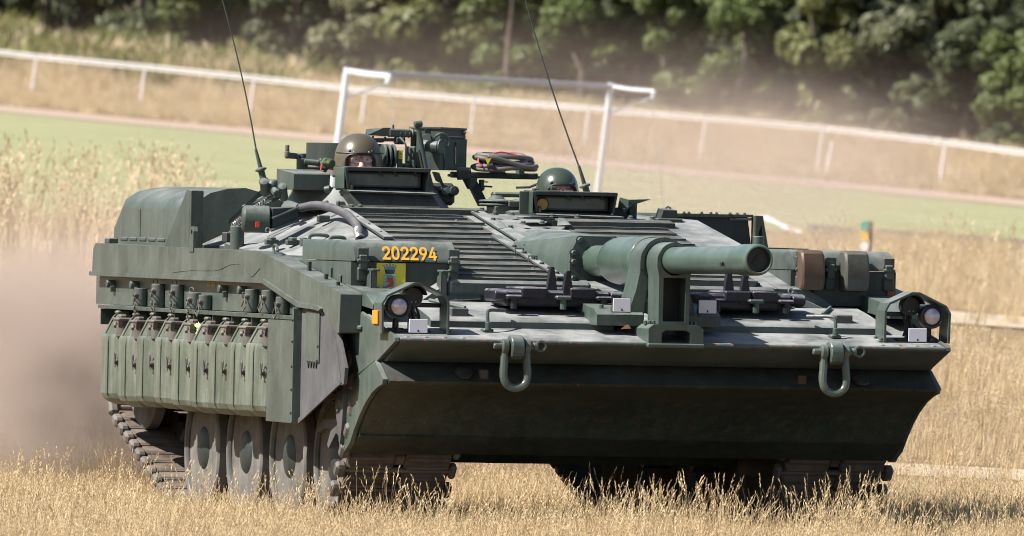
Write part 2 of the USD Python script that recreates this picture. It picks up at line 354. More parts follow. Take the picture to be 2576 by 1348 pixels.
for x in np.linspace(1.22, 1.52, 4):
    P('deck_bolt', cyl((x, .0, bz(0.) - .001), (x, .0, bz(0.) + .005), .017, 12), STEEL)

# --- dozer blade under the bow
prof = np.array([(.262, 1.034), (.10, .930), (.118, .915), (.20, .893), (.32, .858), (.45, .80), (.56, .73), (.655, .655), (.70, .61)])
back = prof[::-1] + np.array([.05, .012])
blade = P('dozer_blade', prism([tuple(p) for p in prof] + [tuple(p) for p in back], -1.585, 1.585, 'x'), BLADE)
P('cutting_edge', prism([(.682, .616), (.70, .628), (.75, .622), (.93, .525), (.90, .515)], -1.585, 1.585, 'x'), BLADE, blade)
for s in (-1, 1):
    ck = prism([(.30, 1.036), (.125, .938), (.145, .91), (.24, .892), (.36, .856), (.49, .795), (.60, .725), (.70, .645), (.78, .57), (.90, .515), (.985, .535), (1.06, .70), (.93, .87)], s * 1.600 - .014, s * 1.600 + .014, 'x')
    P('cheek_plate', ck, GREEN2, blade)
    P('blade_hinge_plate', prism([(.84, .90), (.98, .90), (1.02, .77), (.90, .56), (.86, .70)], s * 1.625 - .012, s * 1.625 + .012, 'x'), RUBB, blade)
    P('hinge_bolt', [bolt((s * 1.637, .90, .80), (s, 0, 0), .014), bolt((s * 1.637, .95, .85), (s, 0, 0), .012), bolt((s * 1.637, .93, .75), (s, 0, 0), .012)], TRACKD, blade)
    P('mud_scraper', prism([(1.02, .80), (1.10, .70), (1.36, .69), (1.46, .66), (1.50, .63), (1.47, .61), (1.36, .64), (1.20, .64), (1.28, .55), (1.25, .53), (1.10, .62), (1.03, .60)], s * 1.585 - .02, s * 1.585 + .012, 'x'), RUBB, blade)
    P('round_boss', [lathe([(.05, 0), (.05, .012), (.03, .018)], (s * 1.15, .145, .975), (0, -.55, .83), 20)], BLADE, blade)
    P('mount_block', box(s * .92 - .11 - .03, s * .92 - .11 + .02, .13, .17, .935, 1.0), TRACKD if s < 0 else BROWNPAD, blade)
for x in np.linspace(-.3, .25, 8):
    P('edge_bolt', bolt((x, .80, .585), (0, -.6, -.5), .014, .008), BLADE, blade)

# --- towing shackles
for s in (-1, 1):
    cx, cy = s * .92, -.075
    lug = lathe([(.062, -.036), (.068, -.03), (.068, .03), (.062, .036)], (cx, cy, 1.128), (1, 0, 0), 24)
    arm = hullpts([(cx + dx, cy + dy, z) for dx in (-.034, .034) for dy, z in ((-.06, 1.16), (-.06, 1.08), (.05, 1.06), (.05, 1.18))])
    lg = P('towing_lug', [lug, arm], GREEN2)
    u = crom([(cx - .060, cy, 1.13), (cx - .064, cy - .006, 1.05), (cx - .068, cy - .01, .975), (cx - .050, cy - .01, .925), (cx, cy - .01, .903), (cx + .050, cy - .01, .925), (cx + .068, cy - .01, .975), (cx + .064, cy - .006, 1.05), (cx + .060, cy, 1.13)], 5)
    sh = P('shackle', [tube(u, .0225, 10)] + [lathe([(.034, -.02), (.042, -.014), (.042, .014), (.034, .02)], (cx + q * .062, cy, 1.133), (1, 0, 0), 18) for q in (-1, 1)], SHACK)
    P('shackle_pin', cyl((cx - .125, cy, 1.133), (cx + .12, cy, 1.133), .018, 14), SHACK, sh)
    an = np.linspace(0, 2 * math.pi, 18, endpoint=False)
    P('pin_ring', [tube([(cx + .145 + .026 * math.cos(a), cy, 1.137 + .026 * math.sin(a)) for a in an], .009, 8, closed=True), cyl((cx + .10, cy, 1.133), (cx + .125, cy, 1.135), .024)], SHACK, sh)

# --- gun
def ga(y): return 1.620 - .0122 * y + .0   # axis height along y (rises towards the muzzle)
gd = np.array([0, -1, .0122]); gd /= np.linalg.norm(gd)
def gp(y): return np.array([0, y, 1.6215 - .0122 * y])
gun = P('gun_barrel', lathe([(.073, 0), (.0745, .5), (.0755, 1.45), (.0765, 1.72), (.082, 1.745), (.086, 1.78), (.086, 2.00), (.0835, 2.02), (.078, 2.035), (.070, 2.038), (.066, 2.030), (.066, 1.9), (.002, 1.9)], gp(.48), gd, 40), GUNP)
P('sleeve', lathe([(.088, 0), (.088, .36), (.092, .37)], gp(1.49), gd, 36), GUNP, gun)
P('recoil_housing', lathe([(.089, 0), (.108, .03), (.128, .09), (.134, .16), (.134, .66), (.138, .675), (.138, .70), (.130, .712), (.09, .714)], gp(1.12), gd, 44), GUNP, gun)
P('muzzle_plug', lathe([(.064, 0), (.064, .004), (.0, .004)], gp(-1.515), gd, 32), BLACKP, gun)
mp = gp(-1.521)
P('plug_plate', prism([(-.034, -.018), (.006, .034), (.034, .018), (.034, -.004), (-.008, -.034)], mp[1] - .003, mp[1], 'y').apply_translation((0, 0, mp[2])), WHEEL, gun)
P('plug_hole', cyl((0, mp[1] - .006, mp[2]), (0, mp[1] - .002, mp[2]), .008), BLACK, gun)
P('muzzle_clip', box(-.092, -.078, -1.17, -1.14, 1.60, 1.625, .003), BLACKP, gun)
# travel lock: sloping rear yoke and upright front yoke
def arch(r_out, zc, legs, cut=None):
    a = np.linspace(math.pi, 0, 17)
    pts = [(r_out * math.cos(t), zc + r_out * math.sin(t)) for t in a]
    return pts + legs
rear = []
N = 16
def band(profile_pts, y_of_z, thick):
    """bends an outline in x-z into a plate that leans along y"""
    me = prism(profile_pts, 0, thick, 'y'); me = me.subdivide().subdivide() if len(me.faces) < 400 else me
    v = me.vertices.copy(); v[:, 1] += y_of_z(v[:, 2]); return trimesh.Trimesh(v, me.faces, process=False)
z1 = 1.615
z1 = ga(.28) - .004
outl = Polygon(arch(.130, z1, [(.130, 1.57), (.155, 1.45), (.185, 1.36), (.190, 1.27), (.105, 1.27), (.105, 1.36), (.09, 1.45), (.075, 1.54), (-.075, 1.54), (-.09, 1.45), (-.105, 1.36), (-.105, 1.27), (-.190, 1.27), (-.185, 1.36), (-.155, 1.45), (-.130, 1.57)])).difference(Point(0, z1).buffer(.083))
outl = max(outl.geoms, key=lambda g: g.area) if hasattr(outl, 'geoms') else outl
ry = P('travel_lock_rear_yoke', prism(outl, .19, .42, 'y'), GREEN2)
P('yoke_lip', prism(Polygon(arch(.136, z1, [(.136, 1.57), (-.136, 1.57)])).difference(Polygon(arch(.112, z1, [(.112, 1.5), (-.112, 1.5)]))), .18, .205, 'y'), GREEN2, ry)
z2 = ga(.07)
o2 = Polygon(arch(.102, z2, [(.102, 1.59), (.090, 1.53), (.088, 1.27), (-.088, 1.27), (-.090, 1.53), (-.102, 1.59)]))
o2 = o2.difference(Point(0, z2).buffer(.080)).difference(Polygon([(-.064, 1.525), (.064, 1.525), (.064, 1.285), (-.064, 1.285)]))
o2 = max(o2.geoms, key=lambda g: g.area) if hasattr(o2, 'geoms') else o2
fy = P('travel_lock_front_yoke', prism(o2, -.03, .175, 'y'), GREEN2)
P('yoke_web', box(-.07, .07, .11, .13, 1.28, 1.53, .002), DARK, fy)
b0 = Polygon([(-.158, 1.146), (-.158, 1.245), (-.13, 1.268), (.13, 1.268), (.158, 1.245), (.158, 1.146)]).difference(Polygon([(-.082, 1.160), (.082, 1.160), (.082, 1.222), (.06, 1.236), (-.06, 1.236), (-.082, 1.222)]))
P('travel_lock_base', [prism(b0, -.075, .20, 'y'), box(-.165, .165, -.085, -.03, 1.139, 1.164)], GREEN2)
for q in (-1, 1):
    for k in range(3):
        P('base_bolt', cyl((q * (.075 + .024 * k) + .02 * q, .04, 1.262), (q * (.075 + .024 * k) + .02 * q, .04, 1.288), .011, 8), GREEN2)
for x0, x1 in ((-.385, -.115), (.115, .33)):
    blk = P('travel_lock_foot', prism([(.16, 1.255), (.16, 1.315), (.22, 1.345), (.55, 1.385), (.62, 1.36), (.62, 1.255)], x0, x1, 'x'), GREEN2)
    P('foot_bolt', [cyl((x0 + .05, .25, 1.34), (x0 + .05, .25, 1.372), .014, 8), cyl((x0 + .10, .20, 1.325), (x0 + .10, .20, 1.36), .012, 8)], GREEN2, blk)
for s in (-1, 1):
    rp = P('front_reflector', box(s * .248 - .051, s * .248 + .051, .145, .15, 1.332, 1.405, .002), WHITE, label='white rectangular reflector beside the gun travel lock')
    P('reflector_backing', box(s * .248 - .056, s * .248 + .056, .152, .158, 1.327, 1.41, .002), BLACKP, rp)
    P('printed_mark', [box(s * .248 - .004, s * .248 + .004, .1435, .1447, 1.337, 1.350, .0005), box(s * .248 - .007, s * .248 + .007, .1435, .1447, 1.337, 1.339, .0003)], BLACK, rp)
# gun shroud on the glacis with its bolted collar
sh_f = [(-.157, 1.478), (-.157, 1.642), (-.107, 1.744), (.107, 1.744), (.157, 1.642), (.157, 1.478)]
sh_r = [(-.36, 1.55), (-.33, gz(2.0) + .004), (-.20, gz(2.0) + .035), (.16, gz(2.0) + .035), (.17, gz(2.0)), (.17, 1.55)]
P('gun_shroud', hullpts([(x, 1.505, z) for x, z in sh_f] + [(x, 2.0, z) for x, z in sh_r] + [(-.12, 2.45, gz(2.45) - .003), (.10, 2.45, gz(2.45) - .003), (-.05, 2.3, gz(2.3) + .01)]), GREEN2)
col = Polygon(sh_f).difference(Point(0.0, ga(1.48)).buffer(.0875))
cl = P('gun_collar', prism(col if col.geom_type == 'Polygon' else max(col.geoms, key=lambda g: g.area), 1.462, 1.504, 'y'), GREEN)
for x, z in ((-.102, 1.722), (-.138, 1.648), (-.138, 1.598), (-.138, 1.505), (.102, 1.722), (.138, 1.648), (.138, 1.505)):
    P('collar_bolt', bolt((x, 1.461, z), (0, -1, 0), .016, .020), GREEN, cl)
P('trough_edge_strip', prism([(-.41, 0), (-.36, 0), (-.36, .012), (-.41, .012)], .0, 1.35, 'y').apply_transform(trimesh.transformations.rotation_matrix(math.atan(.165), (1, 0, 0))).apply_translation((0, .86, gz(.86) - .002)), DECK)
for y in (.95, 1.1, 1.25, 1.42, 1.6, 1.8):
    P('strip_bolt', bolt((-.385, y, gz(y) + .008), GN, .013), DARK)
for x, y in ((-.41, 1.62), (-.40, 1.38)):
    P('lifting_loop', tube([(x - .024, y, gz(y)), (x - .024, y, gz(y) + .032), (x + .024, y, gz(y) + .032), (x + .024, y, gz(y))], .006, 6), GREEN2)

# --- louvre panels on the glacis, every slat its own piece
ys = [2.90, 2.815, 2.66, 2.49, 2.31, 2.135, 1.955, 1.80, 1.645, 1.45, 1.26, 1.10, .935]
def slat(x0, x1, y):
    # a thin tread with a dropped front lip, open beneath; ends are angled
    c = .018; z = gz(y)
    pts = [(x0, -.0), (x0, -.024 + c), (x0 + c, -.031), (x1 - c, -.031), (x1, -.024 + c), (x1, 0)]
    lip = prism(pts, y, y + .012, 'y').apply_translation((0, 0, z))
    top = prism([(y, z - .004), (y, z + .001), (y + .006, z + .002), (y + .115, z + .001), (y + .115, z - .006)], x0, x1, 'x')
    return cat([lip, top])
base = lambda x0, x1, y0, y1, dz: prism([(y0, gz(y0) - .3), (y0, gz(y0) + dz), (y1, gz(y1) + dz), (y1, gz(y1) - .3)], x0, x1, 'x')
LP = P('louvre_panel', [base(-1.02, -.335, .90, 3.0, -.014), prism([(2.99, gz(2.99) - .02), (2.99, gz(2.99) + .016), (3.09, gz(3.09) + .012), (3.09, gz(3.09) - .02)], -1.06, -.20, 'x')], DARK)
P('panel_frame', [prism([(2.04, gz(2.04)), (2.04, gz(2.04) + .014), (2.99, gz(2.99) + .014), (2.99, gz(2.99))], -1.085, -1.03, 'x'), prism([(1.9, gz(1.9)), (1.9, gz(1.9) + .012), (2.99, gz(2.99) + .012), (2.99, gz(2.99))], -.30, -.22, 'x')], DECK, LP)
for i, y in enumerate(ys):
    P('louvre_slat', slat(-1.0, -.37 if i != 2 else -.31, y), DECK, LP)
    if i in (2, 6, 9, 11): P('slat_stay', hullpts([(-.50, y - .008, gz(y) - .02), (-.46, y - .008, gz(y) - .02), (-.48, y + .03, gz(y) + .016), (-.46, y + .05, gz(y) + .016)]), DECK, LP)
RP = P('louvre_panel', [base(.165, .79, .90, 2.70, -.014), prism([(2.69, gz(2.69) - .02), (2.69, gz(2.69) + .014), (2.80, gz(2.80) + .012), (2.80, gz(2.80) - .02)], .10, .84, 'x')], DARK)
for i, y in enumerate(ys[2:]):
    P('louvre_slat', slat(.17, .77, y - .06), DECK, RP)
for x, y in ((-1.0, 3.04), (-.95, 3.04), (-.28, 2.95), (-.22, 3.04), (-.25, 2.7), (-.18, 2.9), (-.08, 2.9), (-.10, 2.6), (.02, 2.62), (-.22, 2.45), (.15, 2.86), (.30, 2.85), (.62, 2.85), (.75, 2.85)):
    P('roof_bolt', bolt((x, y, gz(y) + .010), GN, .014, .014), GREEN)
for y in (2.7, 2.45, 2.2):
    P('frame_rivet', cyl(np.array((-1.058, y, gz(y) + .012)), np.array((-1.058, y, gz(y) + .019)), .007, 8), DARK)
for x, y, s in ((-.29, 2.45, 1), (.16, 2.62, -1)):
    P('hinge_bracket', hullpts([(x, y - .06, gz(y) + .005), (x + s * .06, y - .03, gz(y)), (x - s * .01, y + .05, gz(y) + .045), (x + s * .03, y + .05, gz(y) + .045), (x - s * .02, y - .05, gz(y) + .005)]), GREEN)
P('steel_patch', prism([(-.19, 2.35), (-.02, 2.35), (-.02, 2.62), (-.19, 2.62)], 0, .006, 'z').apply_transform(trimesh.transformations.rotation_matrix(math.atan(.165), (1, 0, 0))).apply_translation((.02, -.03, gz(2.35) - .165 * 2.35 + .395)), RUBB) if False else None

# --- track tool racks (violet steel spare links) on the bow deck
for s in (-1, 1):
    x0, x1 = (-.86, -.19) if s < 0 else (.32, .87)
    y0, y1, zb = .42, .76, 1.335
    mech = P('spare_link_rack', [box(x0 + .03, x1 - .03, y0 + .03, y1 - .02, zb + .015, zb + .105, .014), box(x0 + .12, x0 + .27, y0 + .012, y1, zb + .06, zb + .122, .008), box(x1 - .27, x1 - .12, y0 + .012, y1, zb + .06, zb + .122, .008)], VIOL)
    for x in (x0, x1):
        P('link_end', [cyl((x - .03, y0 + .05, zb + .075), (x + .045, y0 + .05, zb + .075), .030, 14), box(x - .02, x + .05, y0 + .05, y1 - .05, zb + .04, zb + .11, .012)], VIOL, mech)
    for x in (x0 + .07, (x0 + x1) / 2 + .02, x1 - .08):
        P('link_clamp', [cyl((x, y0 - .005, zb + .0), (x, y0 - .005, zb + .06), .018, 10), box(x - .045, x + .045, y0 - .025, y0 + .02, zb + .055, zb + .078, .008)], VIOL if x != (x0 + x1) / 2 + .02 else GREEN2, mech)
    xm = s * .50 if s < 0 else .53
    for dx, dy, h in ((-.045, .10, .235), (.030, .04, .215)):
        hx = xm + dx
        o = Polygon([(y0 + dy - .05, zb + .06), (y0 + dy - .035, zb + h - .05), (y0 + dy - .01, zb + h - .006), (y0 + dy + .01, zb + h), (y0 + dy + .06, zb + h - .06), (y0 + dy + .10, zb + .06)])
        w = [(hx - .030, zb + .05), (hx - .026, zb + h * .55), (hx - .010, zb + h), (hx + .010, zb + h), (hx + .026, zb + h * .55), (hx + .030, zb + .05)]
        P('guide_horn', hullpts([(x, y0 + dy - .02, z) for x, z in w] + [(x * .7 + hx * .3, y0 + dy + .05, z - .02) for x, z in w]), VIOL, mech)
P('deck_step_box', [hullpts([(-.27, .66, 1.372), (-.17, .66, 1.365), (-.27, .66, 1.445), (-.23, .66, 1.455), (-.17, .66, 1.42), (-.27, .8, 1.372), (-.17, .8, 1.365), (-.23, .8, 1.47), (-.17, .8, 1.43)])], GREEN2)
P('spring_clip', [tube([(.885, .60, 1.46), (.93, .62, 1.435), (.955, .62, 1.40)], .006, 6), tube([(.875 + .014 * math.cos(a), .60, 1.462 + .014 * math.sin(a)) for a in np.linspace(0, 6.28, 14)], .004, 6), cyl((.90, .66, 1.36), (.90, .66, 1.435), .02)], STEEL)

# --- stowage boxes on the shelves
def stow(x0, x1, y0, y1, zt, nm):
    lidp = [(y0 - .012, 1.580), (y0 - .006, 1.600), (y0 + .030, zt - .04), (y0 + .055, zt - .014), (y0 + .095, zt), (y1, zt), (y1, 1.58)]
    b = P('stowage_box', prism([(y0, 1.38), (y0, 1.576), (y1, 1.576), (y1, 1.46)], x0 + .004, x1 - .004, 'x'), GREEN)
    c = .022
    inner = [(lerp(p, (1.4, 1.6), .03)) for p in lidp]
    lid = hullpts([(x, p[0], p[1]) for p in lidp for x in (x0 + c, x1 - c)] + [(x, lerp(p, (1.4, 1.6), .12)[0], min(p[1], zt - .03) if p[1] > 1.6 else p[1]) for p in lidp for x in (x0, x1)])
    P('lid', lid, GREEN, b)
    return b
bl = stow(-1.592, -.962, .92, 2.0, 1.694, 'left')
brx = stow(.972, 1.602, .92, 2.0, 1.690, 'right')
def latch(b, x, y0=.92):
    P('latch', [box(x - .032, x + .032, y0 - .024, y0 - .002, 1.60, 1.655, .004), box(x - .024, x + .024, y0 - .034, y0 - .01, 1.53, 1.615, .006), box(x - .03, x + .03, y0 - .022, y0 + .002, 1.47, 1.545, .006), cyl((x - .034, y0 - .025, 1.582), (x + .034, y0 - .025, 1.582), .010, 10)], GREEN, b)
for x in (-1.525, -1.0): latch(bl, x)
for x in (1.03, 1.185 + .02, 1.55): latch(brx, x)
# registration number on the lid's sloping front
fn = np.array([0, -.06, -.0]); 
for i, ch in enumerate('202294'):
    t = text_mesh(ch, .0765, .0022, bold=True); w = t.bounds[1][0] - t.bounds[0][0]
    t.apply_translation((-t.bounds[0][0], -t.bounds[0][1], 0)); t.apply_scale((.046 / w if ch != '0' else .045 / w, 1, 1))
    a = math.radians(90 - 24)
    t.apply_transform(trimesh.transformations.rotation_matrix(a, (1, 0, 0)))
    t.apply_translation((-1.408 + i * .0535, .9095, 1.590))
    P('registration_digit', t, YELNUM, bl, smooth=False)
# coat of arms plate
def flat(poly, y, dy=.0022):   # polygon in x-z, standing on the box front
    return prism(poly, y - dy, y, 'y')
EX, EZ = -1.360, 1.40
em = P('emblem_plate', flat([(-1.442, 1.572), (-1.274, 1.572), (-1.274, 1.392), (-1.442, 1.392)], .9175, .003), YEL, bl)
ex = -1.366
crown = [(ex - .030, 1.535), (ex - .034, 1.556), (ex - .022, 1.546), (ex - .018, 1.562), (ex - .009, 1.548), (ex, 1.566), (ex + .009, 1.548), (ex + .018, 1.562), (ex + .022, 1.546), (ex + .034, 1.556), (ex + .030, 1.535)]
P('emblem_crown', [flat(crown, .9138)] + [flat(list(Point(ex + d, z).buffer(.0045).exterior.coords), .9138) for d, z in ((-.034, 1.558), (-.018, 1.564), (0, 1.568), (.018, 1.564), (.034, 1.558))], BLUEP, bl, smooth=False)
P('emblem_crown_base', flat([(ex - .029, 1.534), (ex + .029, 1.534), (ex + .024, 1.512), (ex - .024, 1.512)], .9136), WHEEL, bl, smooth=False)
P('emblem_shield', flat([(ex - .033, 1.511), (ex + .033, 1.511), (ex + .033, 1.45), (ex + .028, 1.432), (ex, 1.42), (ex - .028, 1.432), (ex - .033, 1.45)], .9134), CYANP, bl, smooth=False)
P('emblem_small_crown', flat([(ex - .014, 1.491), (ex - .016, 1.507), (ex - .006, 1.500), (ex + .003, 1.509), (ex + .010, 1.500), (ex + .019, 1.507), (ex + .018, 1.491)], .9110), BLUEP, bl, smooth=False)
P('emblem_griffin_head', flat([(ex - .022, 1.480), (ex - .016, 1.490), (ex + .006, 1.492), (ex + .020, 1.488), (ex + .018, 1.480), (ex + .024, 1.474), (ex + .019, 1.468), (ex + .025, 1.460), (ex + .020, 1.452), (ex + .024, 1.444), (ex + .010, 1.440), (ex - .004, 1.440), (ex - .018, 1.436), (ex - .022, 1.440), (ex - .012, 1.449), (ex - .002, 1.458), (ex + .002, 1.468), (ex - .008, 1.467), (ex - .016, 1.468), (ex - .021, 1.473), (ex - .010, 1.475), (ex - .004, 1.479), (ex - .014, 1.482)], .9108), REDP, bl, smooth=False)
P('emblem_scroll', tube([(-1.425, .913, 1.436), (-1.395, .913, 1.424), (-1.36, .913, 1.418)], .003, 5), REDP, bl)
tx = text_mesh('GRI', .016, .002, bold=True); tx.apply_transform(trimesh.transformations.rotation_matrix(math.pi / 2, (1, 0, 0))); tx.apply_translation((-1.378, .9143, 1.397))
P('emblem_lettering', tx, REDP, bl, smooth=False)
for x in (-1.49, -1.085):
    P('box_bracket', [box(x - .012, x + .02, .80, .86, 1.33, 1.535, .004), box(x - .012, x + .035, .795, .90, 1.525, 1.540, .004), hullpts([(x - .016, .80, 1.34), (x - .016, .80, 1.53), (x - .012, .80, 1.34), (x - .012, .80, 1.53), (x - .016, .9, 1.36), (x - .012, .9, 1.36), (x - .016, .88, 1.5), (x - .012, .88, 1.5)])], GREEN)
P('shelf_bracket', [box(-1.60, -1.59, 1.10, 1.13, 1.40, 1.50, .003), box(-1.60, -1.59, 1.30, 1.33, 1.42, 1.54, .003), box(-1.605, -1.585, 1.10, 1.33, 1.40, 1.425, .003)], GREEN2)
# padded covers hung on the right box
for x0, x1, mt, lb in ((1.005, 1.140, BROWNPAD, 'brown padded cover hung on the stowage box'), (1.262, 1.402, GREYPAD, 'grey-green padded cover hung on the stowage box')):
    y0, y1 = .795, .915
    o = [(y1 + .01, 1.692), (y0 + .05, 1.690), (y0 + .022, 1.672), (y0, 1.610), (y0, 1.50), (y0 + .02, 1.468), (y1, 1.462)]
    c = .012
    P('padded_cover', hullpts([(x, p[0], p[1]) for p in o for x in (x0 + c, x1 - c)] + [(x, lerp(p, (.88, 1.58), .10)[0], lerp(p, (.88, 1.58), .10)[1]) for p in o for x in (x0, x1)]), mt, brx, label=lb)
P('rust_panel', box(1.545, 1.59, .905, .918, 1.415, 1.472, .002), RUST, brx, label='small rust-orange panel low on the box corner')

# --- headlight clusters
for s in (-1, 1):
    ln = LineString([(1.636, 1.19), (1.640, 1.355), (1.615, 1.395), (1.46, 1.466), (1.42, 1.466), (1.285, 1.405), (1.264, 1.365), (1.262, 1.19)])
    hoop = ln.buffer(.006, cap_style='flat', join_style='round')
    if s < 0: hoop = Polygon([(-x, z) for x, z in hoop.exterior.coords])
    else: hoop = Polygon(list(hoop.exterior.coords))
    gd_ = P('headlight_guard', prism(hoop, .075, .235, 'y'), GREEN2)
    P('guard_foot', [box(s * 1.23, s * 1.268, .08, .23, 1.186, 1.20, .002), cyl((s * 1.246, .10, 1.198), (s * 1.246, .10, 1.214), .010, 8), cyl((s * 1.246, .2, 1.20), (s * 1.246, .2, 1.222), .010, 8)], GREEN2, gd_)
    c = np.array([s * 1.541, .0, 1.338])
    hl = P('headlight', lathe([(.030, .0), (.052, .03), (.066, .07), (.069, .12), (.067, .135), (.058, .14), (.050, .128), (.0, .128)], c + (0, .225, 0), (0, -1, 0), 32), BLACKP)
    P('headlight_lens', lathe([(.048, 0), (.044, .008), (.03, .014), (.0, .017)], c + (0, .099, 0), (0, -1, 0), 28), LENS, hl)
    P('headlight_mount', [box(c[0] - .04, c[0] + .04, .13, .2, 1.195, 1.222, .004), cyl((c[0], .16, 1.21), (c[0], .16, 1.28), .018, 10), cyl((c[0] + .0, .1, 1.2), (c[0] + .0, .1, 1.22), .012, 8)], BLACKP, hl)
    c2 = np.array([s * 1.440, .0, 1.392])
    bk = P('blackout_lamp', [lathe([(.03, 0), (.052, .03), (.056, .09), (.05, .10), (.0, .098)], c2 + (0, .26, 0), (0, -1, 0), 26),
                            trimesh.intersections.slice_mesh_plane(lathe([(.060, 0), (.062, .10), (.056, .10), (.054, 0)], c2 + (0, .20, 0.004), (0, -1, 0), 26), (0, 0, 1), c2 + (0, 0, .012))], BLACKP)
    P('lamp_jewel', [ball((c2[0] + d, .157, c2[2] - .026), .0055) for d in (-.013, .011)], STEEL, bk)
    P('lamp_bracket', [box(c2[0] - .015, c2[0] + .02, .2, .23, 1.20, 1.36, .004), box(s * 1.27, c2[0], .215, .235, 1.335, 1.36, .004), box(c2[0] - .09, c2[0] + .09, .12, .24, 1.192, 1.215, .003)], BLACKP, bk)
    for q in range(2):
        P('lamp_cable', tube(crom([(c2[0] - .005 + q * .03 * -s, .20, 1.34), (c2[0] + .012 - q * .03 * s, .19, 1.28), (c2[0] - q * .03 * s, .20, 1.225)], 5), .007, 7), BLACK, bk)
    rc = s * 1.443
    rf = P('front_reflector', box(rc - .053, rc + .053, .045, .05, 1.197, 1.272, .002), WHITE, label='white rectangular reflector below the headlight')
    P('printed_mark', [box(rc - .004, rc + .004, .0435, .0447, 1.202, 1.214, .0005), box(rc - .007, rc + .007, .0435, .0447, 1.202, 1.204, .0003)], BLACK, rf)
    if s < 0:
        P('side_reflector', box(-1.655, -1.646, .13, .235, 1.240, 1.315, .002), ORANGE, label='orange side reflector on the headlight guard')

